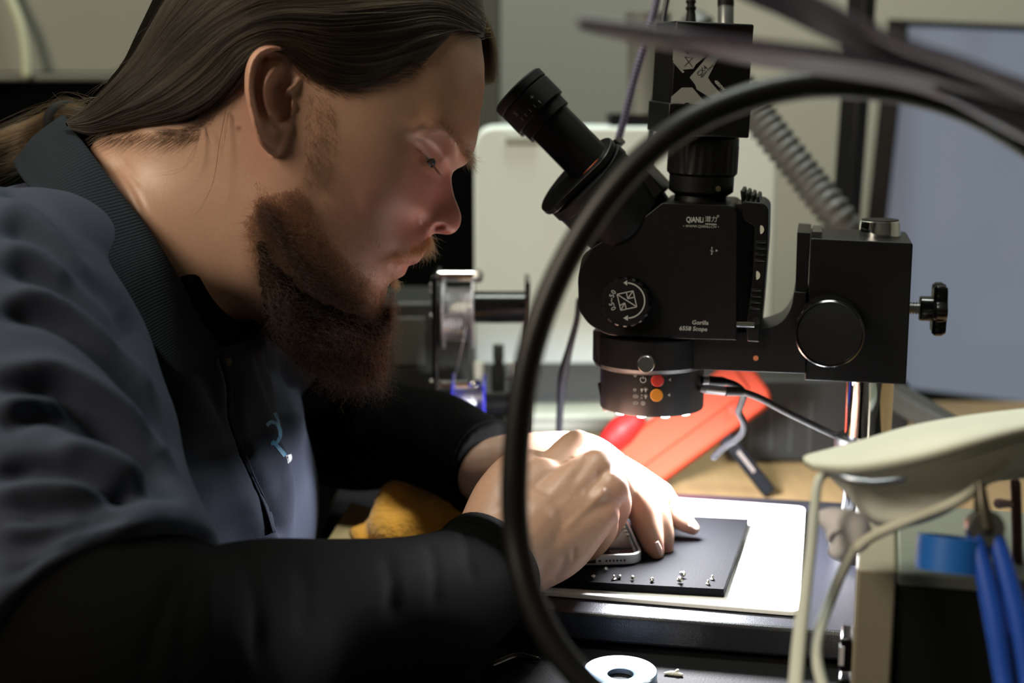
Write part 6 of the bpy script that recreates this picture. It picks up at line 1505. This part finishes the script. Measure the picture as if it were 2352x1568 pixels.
for k in range(220):
    a = np.array([rg.uniform(897, 914), rg.uniform(640, 652)]); n0 = rg.uniform(-8, 9); p = h3(a[None, 0], a[None, 1], np.array([n0]))[0]
    S.append(curl(p, nrm(-HV * .7 + HU * (.35 + rg.normal() * .25) + HN * rg.normal() * .2), rg.uniform(.003, .007), 7, rg, .2, 1))
strands('moustache', S, gm2, person, .00006)
S = []
bl = catmull([(1008, 288, 52), (1030, 305, 47), (1052, 328, 38), (1070, 352, 26), (1080, 374, 15)], 10)
for k in range(850):
    t = rg.uniform(); i = int(t * (len(bl) - 2)); c = bl[i] + [rg.normal() * 6, rg.normal() * 5, 0]
    w = c[2] / 1000
    for _ in range(2): q = uvs_fast(c[None, 0], c[None, 1], w); w = math.sqrt(max(HF(q)[0], 4)) / 1000
    p = h3(c[None, 0], c[None, 1], np.array([w * 1000]))[0]; tg = bl[i + 1] - bl[i]
    tan3 = nrm(HU * tg[0] - HV * tg[1] + HN * tg[2] * 2.5); d = nrm(-tan3 * (1.0 - 1.3 * t) + HU * .35 - HV * .35 * t + HN * .25 + rg.normal(size=3) * .15)
    s_ = curl(p, d, rg.uniform(.004, .008), 6, rg, .06, 1); S.append(s_); S.append(s_ - 2 * np.outer((s_ - HO) @ HN, HN))
strands('eyebrow', S, hairmat('brow_hair', (.06, .03, .015), .4), person, .00005)
S = []
for k in range(110):
    t = rg.uniform() ** .35; c = catmull([(952, 336, 53), (970, 350, 46), (985, 366, 39), (996, 378, 36)], 8)[int(t * 23)]
    p = h3(c[None, 0], c[None, 1], c[None, 2] + .5)[0]; tt = np.linspace(0, 1, 7); L = rg.uniform(.006, .010) * (.25 + .75 * t ** 3)
    d = nrm(HU * (.10 + .25 * t + rg.normal() * .08) - HV * .95 + HN * .25); s_ = p + np.outer(tt, d * L) + np.outer(tt * tt, HU * L * .35); S.append(s_); S.append(s_ - 2 * np.outer((s_ - HO) @ HN, HN))
strands('eyelashes', S, hairmat('lash_hair', (.02, .012, .008), .4), person, .00010)
# thumb and finger nails of the hand lying on the mat
from mathutils.bvhtree import BVHTree as _B
PB_ = _B.FromPolygons([Vector(v) for v in BV], [tuple(int(i) for i in f) for f in BF])
nailm = mat('nail', (.60, .42, .36), .25, spec=.5)
for (line, wd) in (([(1507, 1244), (1514, 1260), (1519, 1276)], [11, 13, 8]), ([(1584, 1204), (1594, 1211), (1603, 1217)], [8, 9, 6])):
    c = catmull([(a, b, w_) for (a, b), w_ in zip(line, wd)], 5); X = c[:, :2]; Tn = np.gradient(X, axis=0); Tn /= np.linalg.norm(Tn, axis=1)[:, None]; Nn = np.stack([-Tn[:, 1], Tn[:, 0]], 1); V, F = [], []
    for i in range(len(X)):
        for k in range(5): q = X[i] + Nn[i] * c[i, 2] * (k / 4 - .5); V.append(drape(q[0], q[1], .0004, PB_))
    if np.ptp(np.array(V) @ FW) < .03:
        for i in range(len(X) - 1):
            for k in range(4): F.append((i * 5 + k, i * 5 + k + 1, (i + 1) * 5 + k + 1, (i + 1) * 5 + k))
        o = mk('fingernail', (np.array(V), F), nailm, person, smooth='all'); o.modifiers.new('t', 'SOLIDIFY').thickness = .0005
